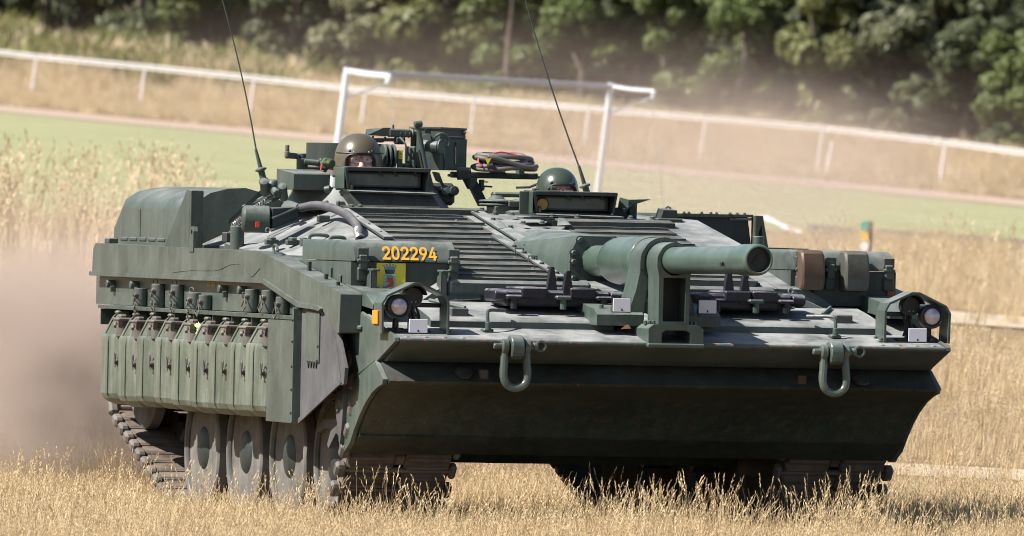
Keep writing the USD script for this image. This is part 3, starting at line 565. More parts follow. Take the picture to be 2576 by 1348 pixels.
# --- side pontoons (folded flotation screen trunk), shelf, skirts
for s in (-1, 1):
    xs = lambda a, b: (min(s * a, s * b), max(s * a, s * b))
    outer = [(6.19, 1.46), (6.17, 1.60), (6.12, 1.632), (2.36, 1.617), (.66, 1.405), (.64, 1.395), (.66, 1.185), (.72, 1.178), (.97, 1.285), (1.03, 1.312), (1.12, 1.323), (1.50, 1.335), (2.24, 1.458)]
    pm = P('pontoon', prism(outer, *xs(1.60, 1.722), 'x'), SIDEP)
    tr = [(6.21, 1.437), (6.21, 1.462), (2.25, 1.462), (1.49, 1.338), (1.10, 1.328), (1.0, 1.312), (1.06, 1.296), (1.12, 1.303), (1.51, 1.312), (2.26, 1.437)]
    P('pontoon_trim', prism(tr, *xs(1.60, 1.735), 'x'), SIDEP, pm)
    P('pontoon_cover', [prism([(.42, 1.318), (.42, 1.345), (.60, 1.412), (1.0, 1.45), (1.0, 1.36)], *xs(1.40, 1.598), 'x')], GREEN2, pm)
    P('panel', prism([(6.29, 1.268), (6.29, 1.452), (1.55, 1.452), (1.55, 1.268)], *xs(1.62, 1.668), 'x'), SIDEP, pm)
    P('can_shelf', [prism([(5.98, 1.245), (5.98, 1.266), (1.50, 1.262), (1.50, 1.240)], *xs(1.56, 1.735), 'x')] + [prism([(y, 1.15), (y, 1.243), (y + .012, 1.243), (y + .012, 1.15)], *xs(1.60, 1.725), 'x') for y in np.linspace(2.07, 5.94, 10)], GREEN, pm)
    P('can_rack_plate', prism([(5.98, .69), (5.98, 1.24), (2.07, 1.24), (2.07, .69)], *xs(1.60, 1.625), 'x'), DARK, pm)
    sk = P('skirt_plate', prism([(1.535, .662), (2.065, .662), (2.065, 1.236), (1.535, 1.236)], *xs(1.735, 1.748), 'x'), SIDEP)
    P('skirt_angle', [prism([(1.50, .672), (1.535, .66), (1.535, 1.31), (1.50, 1.305)], *xs(1.69, 1.752), 'x')], GREEN2, sk)
    P('rubber_skirt', prism([(1.50, .672), (1.50, 1.305), (1.10, 1.30), (.90, 1.24), (.78, 1.13), (.70, .98), (.66, .905), (.70, .893)], *xs(1.695, 1.705), 'x'), RUBB, sk)
    P('skirt_lower_strip', prism([(1.50, .660), (1.50, .690), (.68, .918), (.66, .895)], *xs(1.706, 1.716), 'x'), RUBB, sk)
    P('skirt_patch', prism([(1.385, 1.015), (1.385, 1.295), (1.105, 1.285), (1.105, 1.01)], *xs(1.707, 1.713), 'x'), SIDEP, sk)
    P('skirt_teeth', [prism([(1.36 - .055 * k, 1.01), (1.315 - .055 * k, 1.01), (1.33 - .055 * k, .975)], *xs(1.707, 1.712), 'x') for k in range(4)], DARK, sk)
    P('skirt_front_edge', prism([(.68, .89), (.72, .98), (.80, 1.13), (.92, 1.235), (1.0, 1.27), (.92, 1.285), (.74, 1.15), (.60, .99), (.62, .90)], *xs(1.68, 1.70), 'x'), RUBB, sk)
    for z in (.72, .85, .98, 1.12, 1.24):
        P('skirt_rivet', cyl((s * 1.752, 1.517, z), (s * 1.759, 1.517, z), .008, 8), DARK, sk)
    if s < 0:
        for (y, z) in ((1.13, 1.02), (1.12, 1.10)): P('skirt_rivet', cyl((-1.713, y, z), (-1.720, y, z), .008, 8), DARK, sk)
        # small cylinders, pins and chains on the panel below the pontoon
        for y, zt in ((5.10, 1.375), (4.70, 1.405), (4.26, 1.405), (3.87, 1.365), (3.62, 1.355), (2.60, 1.40), (2.24, 1.398), (1.93, 1.365)):
            tb = P('pin_tube', cyl((-1.700, y, 1.268), (-1.700, y, zt), .040, 18), SIDEP, pm)
            P('tube_pin', cyl((-1.745, y - .02, zt - .04), (-1.72, y - .02, zt - .04), .014, 10), TRACKD, tb)
            if y > 3.8:
                for k in range(5):
                    zz = zt - .05 - .024 * k; an = np.linspace(0, 2 * math.pi, 9, endpoint=False)
                    vert = k % 2
                    P('chain_link', tube([(-1.752 - (.004 * math.cos(a) if vert else 0), y - .035 - .006 * k + (0 if vert else .018 * math.cos(a)), zz + .014 * math.sin(a)) for a in an], .0035, 5, closed=True), TRACKD, tb)
            else:
                P('r_clip', tube([(-1.75, y - .02, zt - .03), (-1.752, y - .035, zt - .06), (-1.752, y - .06, zt - .10), (-1.752, y - .01, zt - .125), (-1.752, y + .03, zt - .10), (-1.75, y - .02, zt - .06)], .004, 5), TRACKD, tb)
            if y in (4.70, 4.26, 3.87): P('ring', tube([(-1.70 + .0 * a, y + .07 + .05 * math.cos(a), zt + .012 + .016 * math.sin(a)) for a in np.linspace(0, 6.28, 14)], .0035, 5), TRACKD, tb)
        for y in (5.85, 5.29, 3.27, 2.84):
            P('side_stud', [cyl((-1.668, y, 1.392), (-1.72, y, 1.392), .024, 14), box(-1.70, -1.668, y - .03, y - .01, 1.345, 1.38, .003)], GREEN, pm)
        tx = text_mesh('10-22', .018, .0015); tx.apply_transform(trimesh.transformations.rotation_matrix(math.pi / 2, (1, 0, 0))); tx.apply_transform(trimesh.transformations.rotation_matrix(-math.pi / 2, (0, 0, 1))); tx.apply_scale((1, 2.2, 1)); tx.apply_translation((-1.6695, 3.70, 1.405))
        P('stencil_lettering', tx, YELNUM, pm, smooth=False)
        for y, z, h in ((1.55, 1.52, .05), (1.20, 1.475, .03), (.95, 1.44, .025)):
            P('edge_fitting', [box(-1.66, -1.64, y, y + .025, z - .02, z + h, .003), box(-1.665, -1.635, y, y + .06, z - .025, z, .003)], DARK, pm)
        lug = Polygon([(3.82, 1.60), (3.82, 1.72), (3.84, 1.748), (3.88, 1.748), (3.90, 1.72), (3.92, 1.60)]).difference(Point(3.86, 1.712).buffer(.018, 8))
        P('lifting_eye', prism(lug, -1.728, -1.70, 'x'), GREEN2, pm)
        P('screen_hook', tube(crom([(-1.66, 2.28, 1.60), (-1.66, 2.30, 1.645), (-1.66, 2.24, 1.655), (-1.66, 2.20, 1.62)], 4), .008, 6), GREEN2, pm)
        P('scratch_mark', tube(crom([(-1.7235, 4.3, 1.475), (-1.7235, 3.9, 1.492), (-1.7235, 3.3, 1.50), (-1.7235, 3.0, 1.535), (-1.7235, 2.75, 1.535), (-1.7235, 2.55, 1.47), (-1.7235, 2.35, 1.52)], 5), .0022, 4), WHEEL, pm)

# --- running gear
def wheel(parent_s, y, zc=.455):
    s = parent_s
    R = .392
    w = P('road_wheel', lathe([(.335, .0), (.345, .035), (.338, .05), (.320, .045), (.312, .01), (.285, .0), (.280, .022), (.262, .026), (.255, -.005), (.20, -.035), (.15, -.045), (.0, -.045)], (s * 1.455, y, zc), (s, 0, 0), 44), WHEEL)
    P('tyre', lathe([(.335, .0), (R - .012, .0), (R, .012), (R, .068), (R - .012, .08), (.348, .08), (.335, .06)], (s * 1.430, y, zc), (s, 0, 0), 48), TYRE, w)
    P('hub_cap', lathe([(.150, 0), (.150, .04), (.140, .072), (.115, .095), (.07, .108), (.0, .112)], (s * 1.405, y, zc), (s, 0, 0), 30), DARK, w)
    P('inner_wheel', lathe([(.05, 0), (R, 0), (R, .085), (.05, .085)], (s * 1.05, y, zc), (s, 0, 0), 36), TYRE, w)
    P('axle', cyl((s * .9, y, zc), (s * 1.47, y, zc), .06), TRACKD, w)
    P('hub_bolt', [cyl((s * 1.412, y + .19 * math.cos(a), zc + .19 * math.sin(a)), (s * 1.430, y + .19 * math.cos(a), zc + .19 * math.sin(a)), .012, 6) for a in np.linspace(0, 6.28, 9)[:-1]], WHEEL, w)
wy = [4.37, 3.42, 2.47, 1.52]
for s in (-1, 1):
    for y in wy: wheel(s, y)
    P('idler_wheel', [lathe([(.05, 0), (.30, 0), (.33, .02), (.33, .08), (.30, .1), (.05, .07)], (s * 1.40, 5.80, .86), (s, 0, 0), 30), cyl((s * .9, 5.8, .86), (s * 1.45, 5.8, .86), .07)], TYRE)
    P('drive_sprocket', [lathe([(.05, 0), (.26, 0), (.28, .03), (.26, .08), (.05, .08)], (s * 1.40, 1.08, .83), (s, 0, 0), 22), cyl((s * .9, 1.08, .83), (s * 1.45, 1.08, .83), .08)], TYRE)
    P('return_roller', [cyl((s * .95, 4.9, 1.02), (s * 1.45, 4.9, 1.02), .09, 18)], WHEEL)
def circ(c, r, a0, a1, n=10): return [(c[0] + r * math.cos(a), c[1] + r * math.sin(a)) for a in np.linspace(a0, a1, n)]
loop = circ((5.80, .86), .36, math.pi / 2, -.80, 14) + circ((4.37, .455), .415, -1.10, -math.pi / 2, 5) + circ((1.52, .455), .415, -math.pi / 2, -2.15, 5) + circ((1.08, .83), .31, -2.35, -3 * math.pi / 2, 14)
loop = np.array(loop + [loop[0]])
seg = np.linalg.norm(np.diff(loop, axis=0), axis=1); cum = np.r_[0, np.cumsum(seg)]
NS = int(round(cum[-1] / .145)); pitch = cum[-1] / NS
def along(d):
    d = d % cum[-1]
    p = np.array([np.interp(d, cum, loop[:, 0]), np.interp(d, cum, loop[:, 1])])
    e = .02; q = np.array([np.interp((d + e) % cum[-1], cum, loop[:, 0]), np.interp((d + e) % cum[-1], cum, loop[:, 1])])
    t = q - p; return p, t / np.linalg.norm(t)
# one shoe about the origin: u along the track, v outward normal
shoe_l = [box(-1.565, -1.30, -.052, .052, -.012, .016, .006), box(-1.24, -.975, -.052, .052, -.012, .016, .006),
          box(-1.56, -1.31, -.040, -.016, .010, .036, .005), box(-1.23, -.985, .016, .040, .010, .036, .005),
          box(-1.56, -1.31, .022, .046, .010, .034, .005), box(-1.23, -.985, -.046, -.022, .010, .034, .005), box(-1.30, -1.24, -.03, .03, -.012, .012, .005)]
horn = hullpts([(-1.30, -.035, -.01), (-1.24, -.035, -.01), (-1.30, .035, -.01), (-1.24, .035, -.01), (-1.285, -.012, -.085), (-1.255, -.012, -.085), (-1.285, .012, -.085), (-1.255, .012, -.085)])
shoe = cat(shoe_l + [horn])
pins = cat([cyl((-1.60, .068, 0), (-.945, .068, 0), .017, 8), box(-.97, -.930, .022, .114, -.030, .028, .012)])
conn = box(-1.628, -1.568, .022, .114, -.032, .030, .014)
def place(me, p, t):
    n = np.array([t[1], -t[0]])                      # outward
    v = me.vertices; out = np.empty_like(v)
    out[:, 0] = v[:, 0]; out[:, 1] = p[0] + v[:, 1] * t[0] + v[:, 2] * n[0]; out[:, 2] = p[1] + v[:, 1] * t[1] + v[:, 2] * n[1]
    return trimesh.Trimesh(out, me.faces, process=False)
# decide which way "outward" is
p_, t_ = along(cum[-1] * .45)
flip = 1 if (np.array([t_[1], -t_[0]])[1] < 0) else -1
for s in (-1, 1):
    allpins = []; shoes = []
    for k in range(NS):
        p, t = along(k * pitch + (.03 if s > 0 else 0))
        n = np.array([t[1], -t[0]]) * flip
        def put(me):
            v = me.vertices; out = np.empty_like(v)
            out[:, 0] = v[:, 0] * (1 if s < 0 else -1); out[:, 1] = p[0] + v[:, 1] * t[0] + v[:, 2] * n[0]; out[:, 2] = p[1] + v[:, 1] * t[1] + v[:, 2] * n[1]
            o = trimesh.Trimesh(out, me.faces, process=False)
            if o.volume < 0: o.invert()
            return o
        shoes.append((put(shoe), put(conn))); allpins.append(put(pins))
    trk = P('track', allpins, TRACKD)
    for a, b in shoes:
        P('track_shoe', a, TRACK, trk); P('end_connector', b, TRACKD, trk)

# --- rear deck housings and gussets
arc = [(-1.555, 1.60), (-1.555, 1.84), (-1.53, 1.90), (-1.46, 1.945), (-1.36, 1.970), (-1.25, 1.978), (-1.12, 1.945), (-.98, 1.885), (-.9, 1.80), (-.9, 1.6)]
hs = P('exhaust_housing', prism(arc, 4.45, 6.15, 'y'), SIDEP)
P('housing_hinge', [box(-1.562, -1.55, 4.9 + .22 * k, 5.06 + .22 * k, 1.652, 1.672, .003) for k in range(6)], DECK, hs)
P('housing_tail', hullpts([(x, 6.15, z) for x, z in arc] + [(x * .985 - .0, 6.42, z - (.12 if z > 1.8 else 0)) for x, z in arc]), DECK, hs)
P('housing_seam', prism([(5.70, 1.655), (5.70, 1.84), (5.712, 1.84), (5.712, 1.655)], -1.5585, -1.553, 'x'), GREEN2, hs)
gu = P('gusset_plate', [box(-1.693, -1.617, 4.02, 4.05, 1.62, 1.957, .003), hullpts([(-1.693, 4.05, 1.62), (-1.693, 4.05, 1.957), (-1.683, 4.05, 1.62), (-1.683, 4.05, 1.957), (-1.693, 4.62, 1.62), (-1.683, 4.62, 1.62), (-1.693, 4.12, 1.957), (-1.683, 4.12, 1.957)])], GREEN)
P('corner_block', box(-1.66, -1.60, 6.05, 6.15, 1.63, 1.665), GREEN)
rh = P('cooling_housing', hullpts([(x, y, z) for x, z in ((.99, 1.60), (.99, 1.86), (1.47, 1.872), (1.51, 1.60)) for y in (3.30, 5.2)]), DARK)
P('housing_top_flange', prism([(.98, 1.862), (1.50, 1.868), (1.50, 1.884), (.98, 1.882)], 3.285, 5.2, 'y'), GREEN, rh)
for x in np.linspace(1.02, 1.47, 9): P('flange_bolt', bolt((x, 3.32 + .05 * math.sin(x * 40), 1.883), (0, 0, 1), .008, .010), GREEN, rh)
P('housing_slot', tube([(1.36, 3.292, 1.855), (1.49, 3.292, 1.857)], .008, 8), WHEEL, rh)
P('housing_eye', prism(Polygon([(.985, 1.88), (.985, 1.915), (1.0, 1.925), (1.02, 1.915), (1.02, 1.88)]).difference(Point(1.003, 1.908).buffer(.008)), 3.35, 3.365, 'y'), GREEN2, rh)
gr = Polygon([(1.50, 1.60), (1.50, 1.878), (1.545, 1.878), (1.60, 1.60)]).difference(Polygon([(1.52, 1.64), (1.52, 1.78), (1.538, 1.83), (1.555, 1.64)]))
P('gusset_plate', prism(gr, 3.24, 3.32, 'y'), GREEN)
P('round_cap', cyl((1.49, 3.15, 1.70), (1.49, 3.15, 1.76), .033, 18), GREEN)
P('deck_wedge', hullpts([(1.08, 2.35, 1.62), (1.55, 2.35, 1.60), (1.08, 2.38, 1.70), (1.55, 2.38, 1.695), (1.08, 2.9, 1.70), (1.55, 2.9, 1.69), (1.10, 2.9, 1.6), (1.55, 2.9, 1.6)]), DARK)
P('roof_block', [hullpts([(.82, 2.92, 1.84), (.93, 2.92, 1.84), (.84, 2.92, 1.90), (.92, 2.92, 1.90), (.82, 3.05, 1.84), (.93, 3.05, 1.84), (.84, 3.03, 1.91), (.91, 3.03, 1.91)]), box(.80, .95, 2.90, 3.06, 1.83, 1.853)], DARK)
for x, y in ((-1.60, 3.32),):
    P('filler_tube', cyl((x, y, 1.60), (x, y, 1.757), .041, 20), GREEN)

# --- left deck fittings: searchlight drum, crossed struts, smoke launchers, hose, grips
a0 = np.array([-1.655, 3.02, 1.798]); a1 = np.array([-1.475, 2.98, 1.798])
sl = P('stowed_searchlight', lathe([(.060, 0), (.074, .012), (.078, .02), (.078, .155), (.07, .16)], a0, a1 - a0, 28), GREEN)
P('searchlight_visor', hullpts([(-1.500, 2.92, 1.74), (-1.500, 2.92, 1.86), (-1.500, 3.10, 1.74), (-1.500, 3.10, 1.865), (-1.335, 2.97, 1.80), (-1.335, 2.97, 1.872), (-1.345, 3.10, 1.80), (-1.345, 3.10, 1.875)]), DARK, sl)
P('visor_rib', [tube([(-1.505, 2.915, 1.805), (-1.335, 2.965, 1.872)], .007, 6), tube([(-1.510, 2.915, 1.735), (-1.335, 2.965, 1.797)], .009, 6)], GREEN2, sl)
P('red_label', box(-1.600, -1.578, 2.914, 2.920, 1.752, 1.784, .001), REDSIGN, sl)
P('visor_spring', [tube([(-1.525 + .012 * math.cos(t), 2.92 + .002 * t, 1.74 + .012 * math.sin(t)) for t in np.linspace(0, 25, 60)], .003, 4)], STEEL, sl)
for xx_, yy in ((-1.58, 2.75), (-1.47, 2.7)):
    P('deck_clip', [box(xx_, xx_ + .075, yy, yy + .05, 1.655, 1.685, .004), box(xx_ + .02, xx_ + .055, yy - .01, yy + .06, 1.672, 1.70, .006)], GREEN)
P('deck_ledge', hullpts([(-1.60, 1.5, 1.49), (-1.5, 1.5, 1.50), (-1.60, 3.6, 1.655), (-1.12, 3.6, 1.70), (-1.15, 2.05, 1.655), (-1.3, 1.9, 1.62), (-1.60, 3.6, 1.6), (-1.12, 3.6, 1.6), (-1.5, 1.5, 1.45)]), DECK)
st = P('crossed_strut', [hullpts([(-1.63, 3.40, 1.765), (-1.63, 3.40, 1.79), (-1.61, 3.42, 1.77), (-1.41, 3.46, 1.955), (-1.41, 3.46, 1.985), (-1.395, 3.47, 1.96)]), tube([(-1.60, 3.36, 1.74), (-1.33, 3.42, 1.93)], .014, 8), tube([(-1.52, 3.5, 1.86), (-1.28, 3.48, 1.975)], .016, 8)], GREEN)
P('strut_spring', tube([(-1.50 + .09 * t / 40 + .0, 3.40 + .014 * math.cos(t), 1.85 + .06 * t / 40 + .014 * math.sin(t)) for t in np.linspace(0, 40, 110)], .0035, 4), STEEL, st)
P('strut_spring', tube([(-1.62 + .05 * t / 30, 3.36 + .014 * math.cos(t), 1.76 + .04 * t / 30 + .014 * math.sin(t)) for t in np.linspace(0, 30, 80)], .0035, 4), STEEL, st)
P('strut_head', [ball((-1.375, 3.40, 1.99), .030, (1, 1, 1.3)), cyl((-1.375, 3.36, 1.965), (-1.385, 3.26, 1.945), .022, 14), box(-1.41, -1.34, 3.40, 3.46, 1.94, 2.03, .012)], GREEN, st)
P('strut_foot', box(-1.66, -1.60, 3.34, 3.44, 1.66, 1.72, .006), DARK, st)
def launcher(c, d, L=.16, r=.026, mt=GREEN):
    d = np.asarray(d, float); d /= np.linalg.norm(d)
    P('smoke_launcher', lathe([(r * .9, 0), (r, .01), (r, L - .006), (r * .94, L), (0, L + .004)], np.asarray(c) - d * L, d, 22), mt)
launcher((-1.437, 3.36, 2.018), (-.28, -.75, .6), .12)
launcher((-1.325, 3.36, 1.993), (-.28, -.75, .6), .12)
launcher((-.330, 3.42, 1.990), (-.15, -.90, .25), .14, .030)
launcher((-.278, 3.40, 1.988), (.15, -.92, .2), .14, .028, DARK)
P('launcher_bracket', [box(-.43, -.26, 3.45, 3.6, 1.90, 2.03, .02), hullpts([(-.47, 3.4, 2.09), (-.43, 3.4, 2.09), (-.47, 3.4, 1.98), (-.38, 3.4, 1.92), (-.46, 3.45, 2.09), (-.40, 3.45, 1.93)]), hullpts([(-.41, 3.42, 2.095), (-.37, 3.42, 2.09), (-.39, 3.42, 2.04), (-.34, 3.42, 2.02), (-.40, 3.47, 2.09), (-.35, 3.47, 2.03)])], DARK)
hz = crom([(-1.30, 3.05, 1.868), (-1.235, 2.95, 1.885), (-1.18, 2.82, 1.872), (-1.145, 2.62, 1.835), (-1.15, 2.42, 1.79), (-1.16, 2.30, 1.745), (-1.163, 2.26, 1.70)], 6)
ho = P('hose', tube(hz, .025, 12), HOSE)
P('hose_clamp', tube(crom([(-1.162, 2.315, 1.752), (-1.163, 2.26, 1.70)], 4), .029, 12), STEEL, ho)
P('hose_support', [box(-1.245, -1.175, 2.86, 2.9, 1.79, 1.83, .006), Polygon and box(-1.16, -1.14, 3.02, 3.05, 1.85, 1.915), box(-1.09, -1.07, 3.02, 3.05, 1.85, 1.915), box(-1.16, -1.07, 3.02, 3.05, 1.85, 1.872)], GREEN, ho)
for x0, x1, y, z in ((-1.395, -1.285, 2.5, 1.685), (-1.33, -1.24, 2.3, 1.675)):
    P('grab_handle', tube(crom([(x0, y, z - .04), (x0, y, z + .012), (x0 + .015, y, z + .03), (x1 - .015, y, z + .03), (x1, y, z + .012), (x1, y, z - .04)], 4), .011, 8), GREEN)
P('hatch_stop', [cyl((-1.43, 2.5, 1.65), (-1.43, 2.5, 1.70), .022, 12), box(-1.26, -1.17, 2.55, 2.6, 1.68, 1.705, .005), box(-1.52, -1.46, 1.95, 2.05, 1.58, 1.635, .014)], GREEN)

# --- antennas
for s, b, tip in ((-1, (-1.17, 4.4, 2.075), (-1.452, 4.45, 3.115)), (1, (.752, 4.2, 2.02), (.372, 4.25, 3.20))):
    b = np.array(b); tip = np.array(tip); d = (tip - b) / np.linalg.norm(tip - b)
    an_ = P('antenna_base', [cyl(b - d * .19, b + d * .02, .020, 12), lathe([(.014, 0), (.034, .008), (.034, .018), (.014, .026)], b + d * .0, d, 18), cyl(b + d * .02, b + d * .14, .013, 10, .008), ball(b - d * .06, .030)], GREEN)
    k = 10
    pts = [b + d * .12 + (tip + d * .4 - b - d * .12) * t + np.array([.03 * s * -1, 0, 0]) * 4 * t * (1 - t) for t in np.linspace(0, 1, k)]
    P('whip', tube(pts, np.linspace(.0050, .0030, k), 6), GREEN, an_)

# --- commander's cupola
cc = np.array([-.74, 3.66, 0])
cp = P('cupola', lathe([(.50, 1.86), (.485, 1.885), (.44, 1.95), (.425, 1.985), (.39, 1.985), (.36, 1.96), (.30, 1.92)], cc, (0, 0, 1), 56), DECK)
P('cupola_box', hullpts([(x, y, z) for x in (-1.268, -1.045) for y, z in ((3.35, 1.972), (3.35, 2.068), (3.70, 1.972), (3.70, 2.092))] + [(x, y, z) for x in (-1.262, -1.051) for y, z in ((3.344, 1.978), (3.344, 2.062))]), GREEN, cp)
P('box_bolt', [ball((-1.045, 3.38 + .02 * k, 2.05 - .05 * k), .010) for k in range(2)], STEEL, cp)
def shield(x0, x1, y0, y1, z0, z1, dep, tray_z, gm, nm):
    """open-fronted periscope hood with a slanted left cheek, a sill and a window set back"""
    t = .012
    sh_ = P('periscope_hood', [hullpts([(x0, y0 + .0, z1), (x0 - .004, y0 + dep, z1 + .006), (x1, y0, z1 - .002), (x1, y0 + dep, z1 + .004), (x0, y0, z1 - t), (x1, y0, z1 - t), (x0, y0 + dep, z1 - t), (x1, y0 + dep, z1 - t)]),
        hullpts([(x0 - .004, y0 + .0, z1 - .004), (x0 + .016, y0 + .012, z0 + .0), (x0 - .004, y0 + dep, z1), (x0 - .004, y0 + dep, z0 - .01), (x0 + t, y0 + .0, z1 - .004), (x0 + t + .016, y0 + .012, z0), (x0 + t, y0 + dep, z1), (x0 + t, y0 + dep, z0 - .01)]),
        hullpts([(x1, y0, z1 - .004), (x1 - .016, y0 + .012, z0), (x1, y0 + dep, z1), (x1, y0 + dep, z0 - .01), (x1 - t, y0, z1 - .004), (x1 - t - .016, y0 + .012, z0), (x1 - t, y0 + dep, z1), (x1 - t, y0 + dep, z0 - .01)]),
        box(x0, x1, y0 + dep - .02, y0 + dep, z0 - .01, z1 - t, .002)], DARK)
    P('hood_rim', box(x0 + .004, x1 - .004, y0 - .003, y0 + .004, z1 - .020, z1 + .002, .002), DARK, sh_)
    P('hood_sill', hullpts([(x0 + .012, y0 - .04, tray_z - .002), (x1 + .03, y0 - .04, tray_z - .008), (x0 + .012, y0 + dep - .03, tray_z + .018), (x1 - .01, y0 + dep - .03, tray_z + .012), (x0 + .02, y0 - .03, tray_z - .010), (x1 + .026, y0 - .03, tray_z - .020), (x0 + .02, y0 + dep - .03, tray_z), (x1 - .01, y0 + dep - .03, tray_z)]), DECK, sh_)
    wf = Polygon([(x0 + .03, z0 + .012), (x0 + .03, z1 - .028), (x1 - .03, z1 - .028), (x1 - .03, z0 + .012)])
    P('window_frame', prism(wf.difference(wf.buffer(-.010, join_style='mitre')), y0 + dep * .5, y0 + dep * .5 + .01, 'y'), GREEN, sh_)
    P('window_pane', prism(wf.buffer(-.009, join_style='mitre'), y0 + dep * .5 + .003, y0 + dep * .5 + .006, 'y'), gm, sh_)
    for q in (.45, .62, .86):
        xx_ = x0 + (x1 - x0) * q
        P('wiper_arm', tube([(xx_ - .02, y0 + .03, z1 - .018), (xx_ + .02, y0 + dep * .45, z1 - .046)], .004, 5), WHEEL, sh_)
    P('latch_knob', [ball((x0 + .04, y0 + .02, z0 + .014), .012, (1, 1, 1.8))], BROWNPAD, sh_)
    return sh_
s1 = shield(-1.020, -.512, 3.10, 3.30, 1.985, 2.108, .20, 1.975, GLASS, 'c')
P('hood_cheek', box(-1.026, -1.0205, 3.12, 3.31, 1.985, 2.108, .003), GREEN2, s1)
P('mount_knob', [cyl((-1.10, 3.26, 1.975), (-1.07, 3.24, 1.985), .020, 14)], GREEN, cp)
P('cupola_skirt', hullpts([(-1.0, 3.12, 1.972), (-.50, 3.12, 1.966), (-.96, 3.06, 1.885), (-.46, 3.06, 1.885), (-.96, 3.4, 1.885), (-.46, 3.4, 1.885), (-1.0, 3.4, 1.97), (-.5, 3.4, 1.97)]), DARK, cp)
ws = P('telescope_post', [box(-1.115, -1.068, 3.76, 3.82, 1.96, 2.10, .006), cyl((-1.092, 3.79, 2.085), (-1.092, 3.79, 2.155), .034, 16), cyl((-1.092, 3.79, 2.155), (-1.092, 3.79, 2.185), .022, 14)], GREEN)
P('telescope_arm', [cyl((-1.12, 3.78, 2.168), (-1.20, 3.76, 2.170), .018, 14), cyl((-1.09, 3.76, 2.135), (-1.005, 3.74, 2.130), .018, 12), lathe([(.0, 0), (.030, .003), (.030, .010), (.0, .022)], (-1.005, 3.74, 2.13), (1, 0, 0), 10)], GREEN, ws)
P('telescope_eyepiece', [cyl((-1.192, 3.76, 2.16), (-1.192, 3.76, 2.195), .016, 12), cyl((-1.192, 3.76, 2.195), (-1.192, 3.76, 2.232), .013, 12)], TRACKD, ws)
hring = P('open_hatch', lathe([(.235, 0), (.235, .115), (.222, .115), (.222, .0)], (-.735, 4.12, 2.135), (0, 0, 1), 40), DARK)
P('hatch_pad', lathe([(.215, 0), (.20, .05), (.12, .06), (0, .06)], (-.735, 4.12, 2.06), (0, 0, 1), 28), BROWNPAD, hring)
P('hatch_bar', [cyl((-1.05, 4.0, 2.103), (-.72, 3.98, 2.098), .010, 8)], DARK, hring)
# machine gun with its armoured box
mg = P('machine_gun', [hullpts([(-.70, 3.80, 2.300), (-.70, 3.83, 2.335), (-.60, 3.80, 2.295), (-.60, 3.80, 2.345), (-.60, 3.85, 2.345), (-.56, 3.80, 2.30), (-.56, 3.80, 2.345), (-.70, 3.85, 2.30)]), box(-.57, -.44, 3.795, 3.855, 2.292, 2.340, .008), cyl((-.44, 3.82, 2.315), (-.20, 3.82, 2.315), .022, 14), cyl((-.70, 3.82, 2.272), (-.50, 3.82, 2.276), .010, 8), box(-.545, -.535, 3.81, 3.83, 2.335, 2.365, .003)], GREEN)
P('receiver_ring', [cyl((x, 3.82, 2.315), (x + .012, 3.82, 2.315), .027, 14) for x in (-.505, -.475, -.45, -.43)], TRACKD, mg)
P('feed_cover', [box(-.53, -.47, 3.79, 3.85, 2.25, 2.295, .01), box(-.43, -.40, 3.80, 3.84, 2.22, 2.30, .01)], DARK, mg)
P('trigger_guard', tube(crom([(-.66, 3.82, 2.296), (-.655, 3.82, 2.268), (-.60, 3.82, 2.264), (-.585, 3.82, 2.292)], 4), .006, 6), GREEN, mg)
mb = P('gun_mount', [box(-.50, -.36, 3.72, 3.86, 2.05, 2.14, .01), box(-.45, -.43, 3.70, 3.88, 2.10, 2.24, .006), hullpts([(-.47, 3.72, 2.10), (-.40, 3.72, 2.10), (-.46, 3.72, 2.23), (-.44, 3.72, 2.23), (-.47, 3.8, 2.10), (-.40, 3.8, 2.1)])], GREEN)
P('gear_plate', [lathe([(.072, 0), (.076, .003), (.076, .012), (.072, .015)], (-.625 + .028 * k, 3.74, 2.175), (1, 0, 0), 22) for k in range(3)], GREEN, mb)
P('elevation_lever', [cyl((-.452, 3.60, 2.362), (-.395, 3.60, 2.10), .014, 12, .011), cyl((-.474, 3.60, 2.366), (-.428, 3.60, 2.372), .020, 14), tube([(-.44, 3.615, 2.22), (-.412, 3.615, 2.10)], .007, 6)], GREEN, mb)
P('mount_cable', tube(crom([(-.52, 3.74, 2.29), (-.50, 3.70, 2.255), (-.485, 3.70, 2.21), (-.46, 3.72, 2.18)], 5), .006, 6), WHEEL, mb)
P('yellow_label', box(-.535, -.512, 3.708, 3.712, 2.165, 2.212, .001), YELTAG, mb)
P('label_plate', box(-.542, -.508, 3.713, 3.72, 2.09, 2.215, .002), GREEN2, mb)
P('label_print', [box(-.531, -.516, 3.7065, 3.7075, 2.172 + .008 * k, 2.1745 + .008 * k, .0003) for k in range(5)], BLACK, mb)
P('mount_motor', [cyl((-.40, 3.66, 2.245), (-.325, 3.58, 2.242), .034, 18), lathe([(.036, 0), (.042, .004), (.042, .012), (.02, .016), (0, .014)], (-.322, 3.577, 2.242), (.68, -.73, 0), 18)], GREEN, mb)
ab = P('armoured_box', [hullpts([(-.405, 3.72, 2.105), (-.405, 3.72, 2.352), (-.30, 3.66, 2.352), (-.135, 3.70, 2.348), (-.30, 3.66, 2.105), (-.135, 3.70, 2.105), (-.40, 3.92, 2.352), (-.135, 3.92, 2.348), (-.40, 3.92, 2.105), (-.135, 3.92, 2.105)])], GREEN)
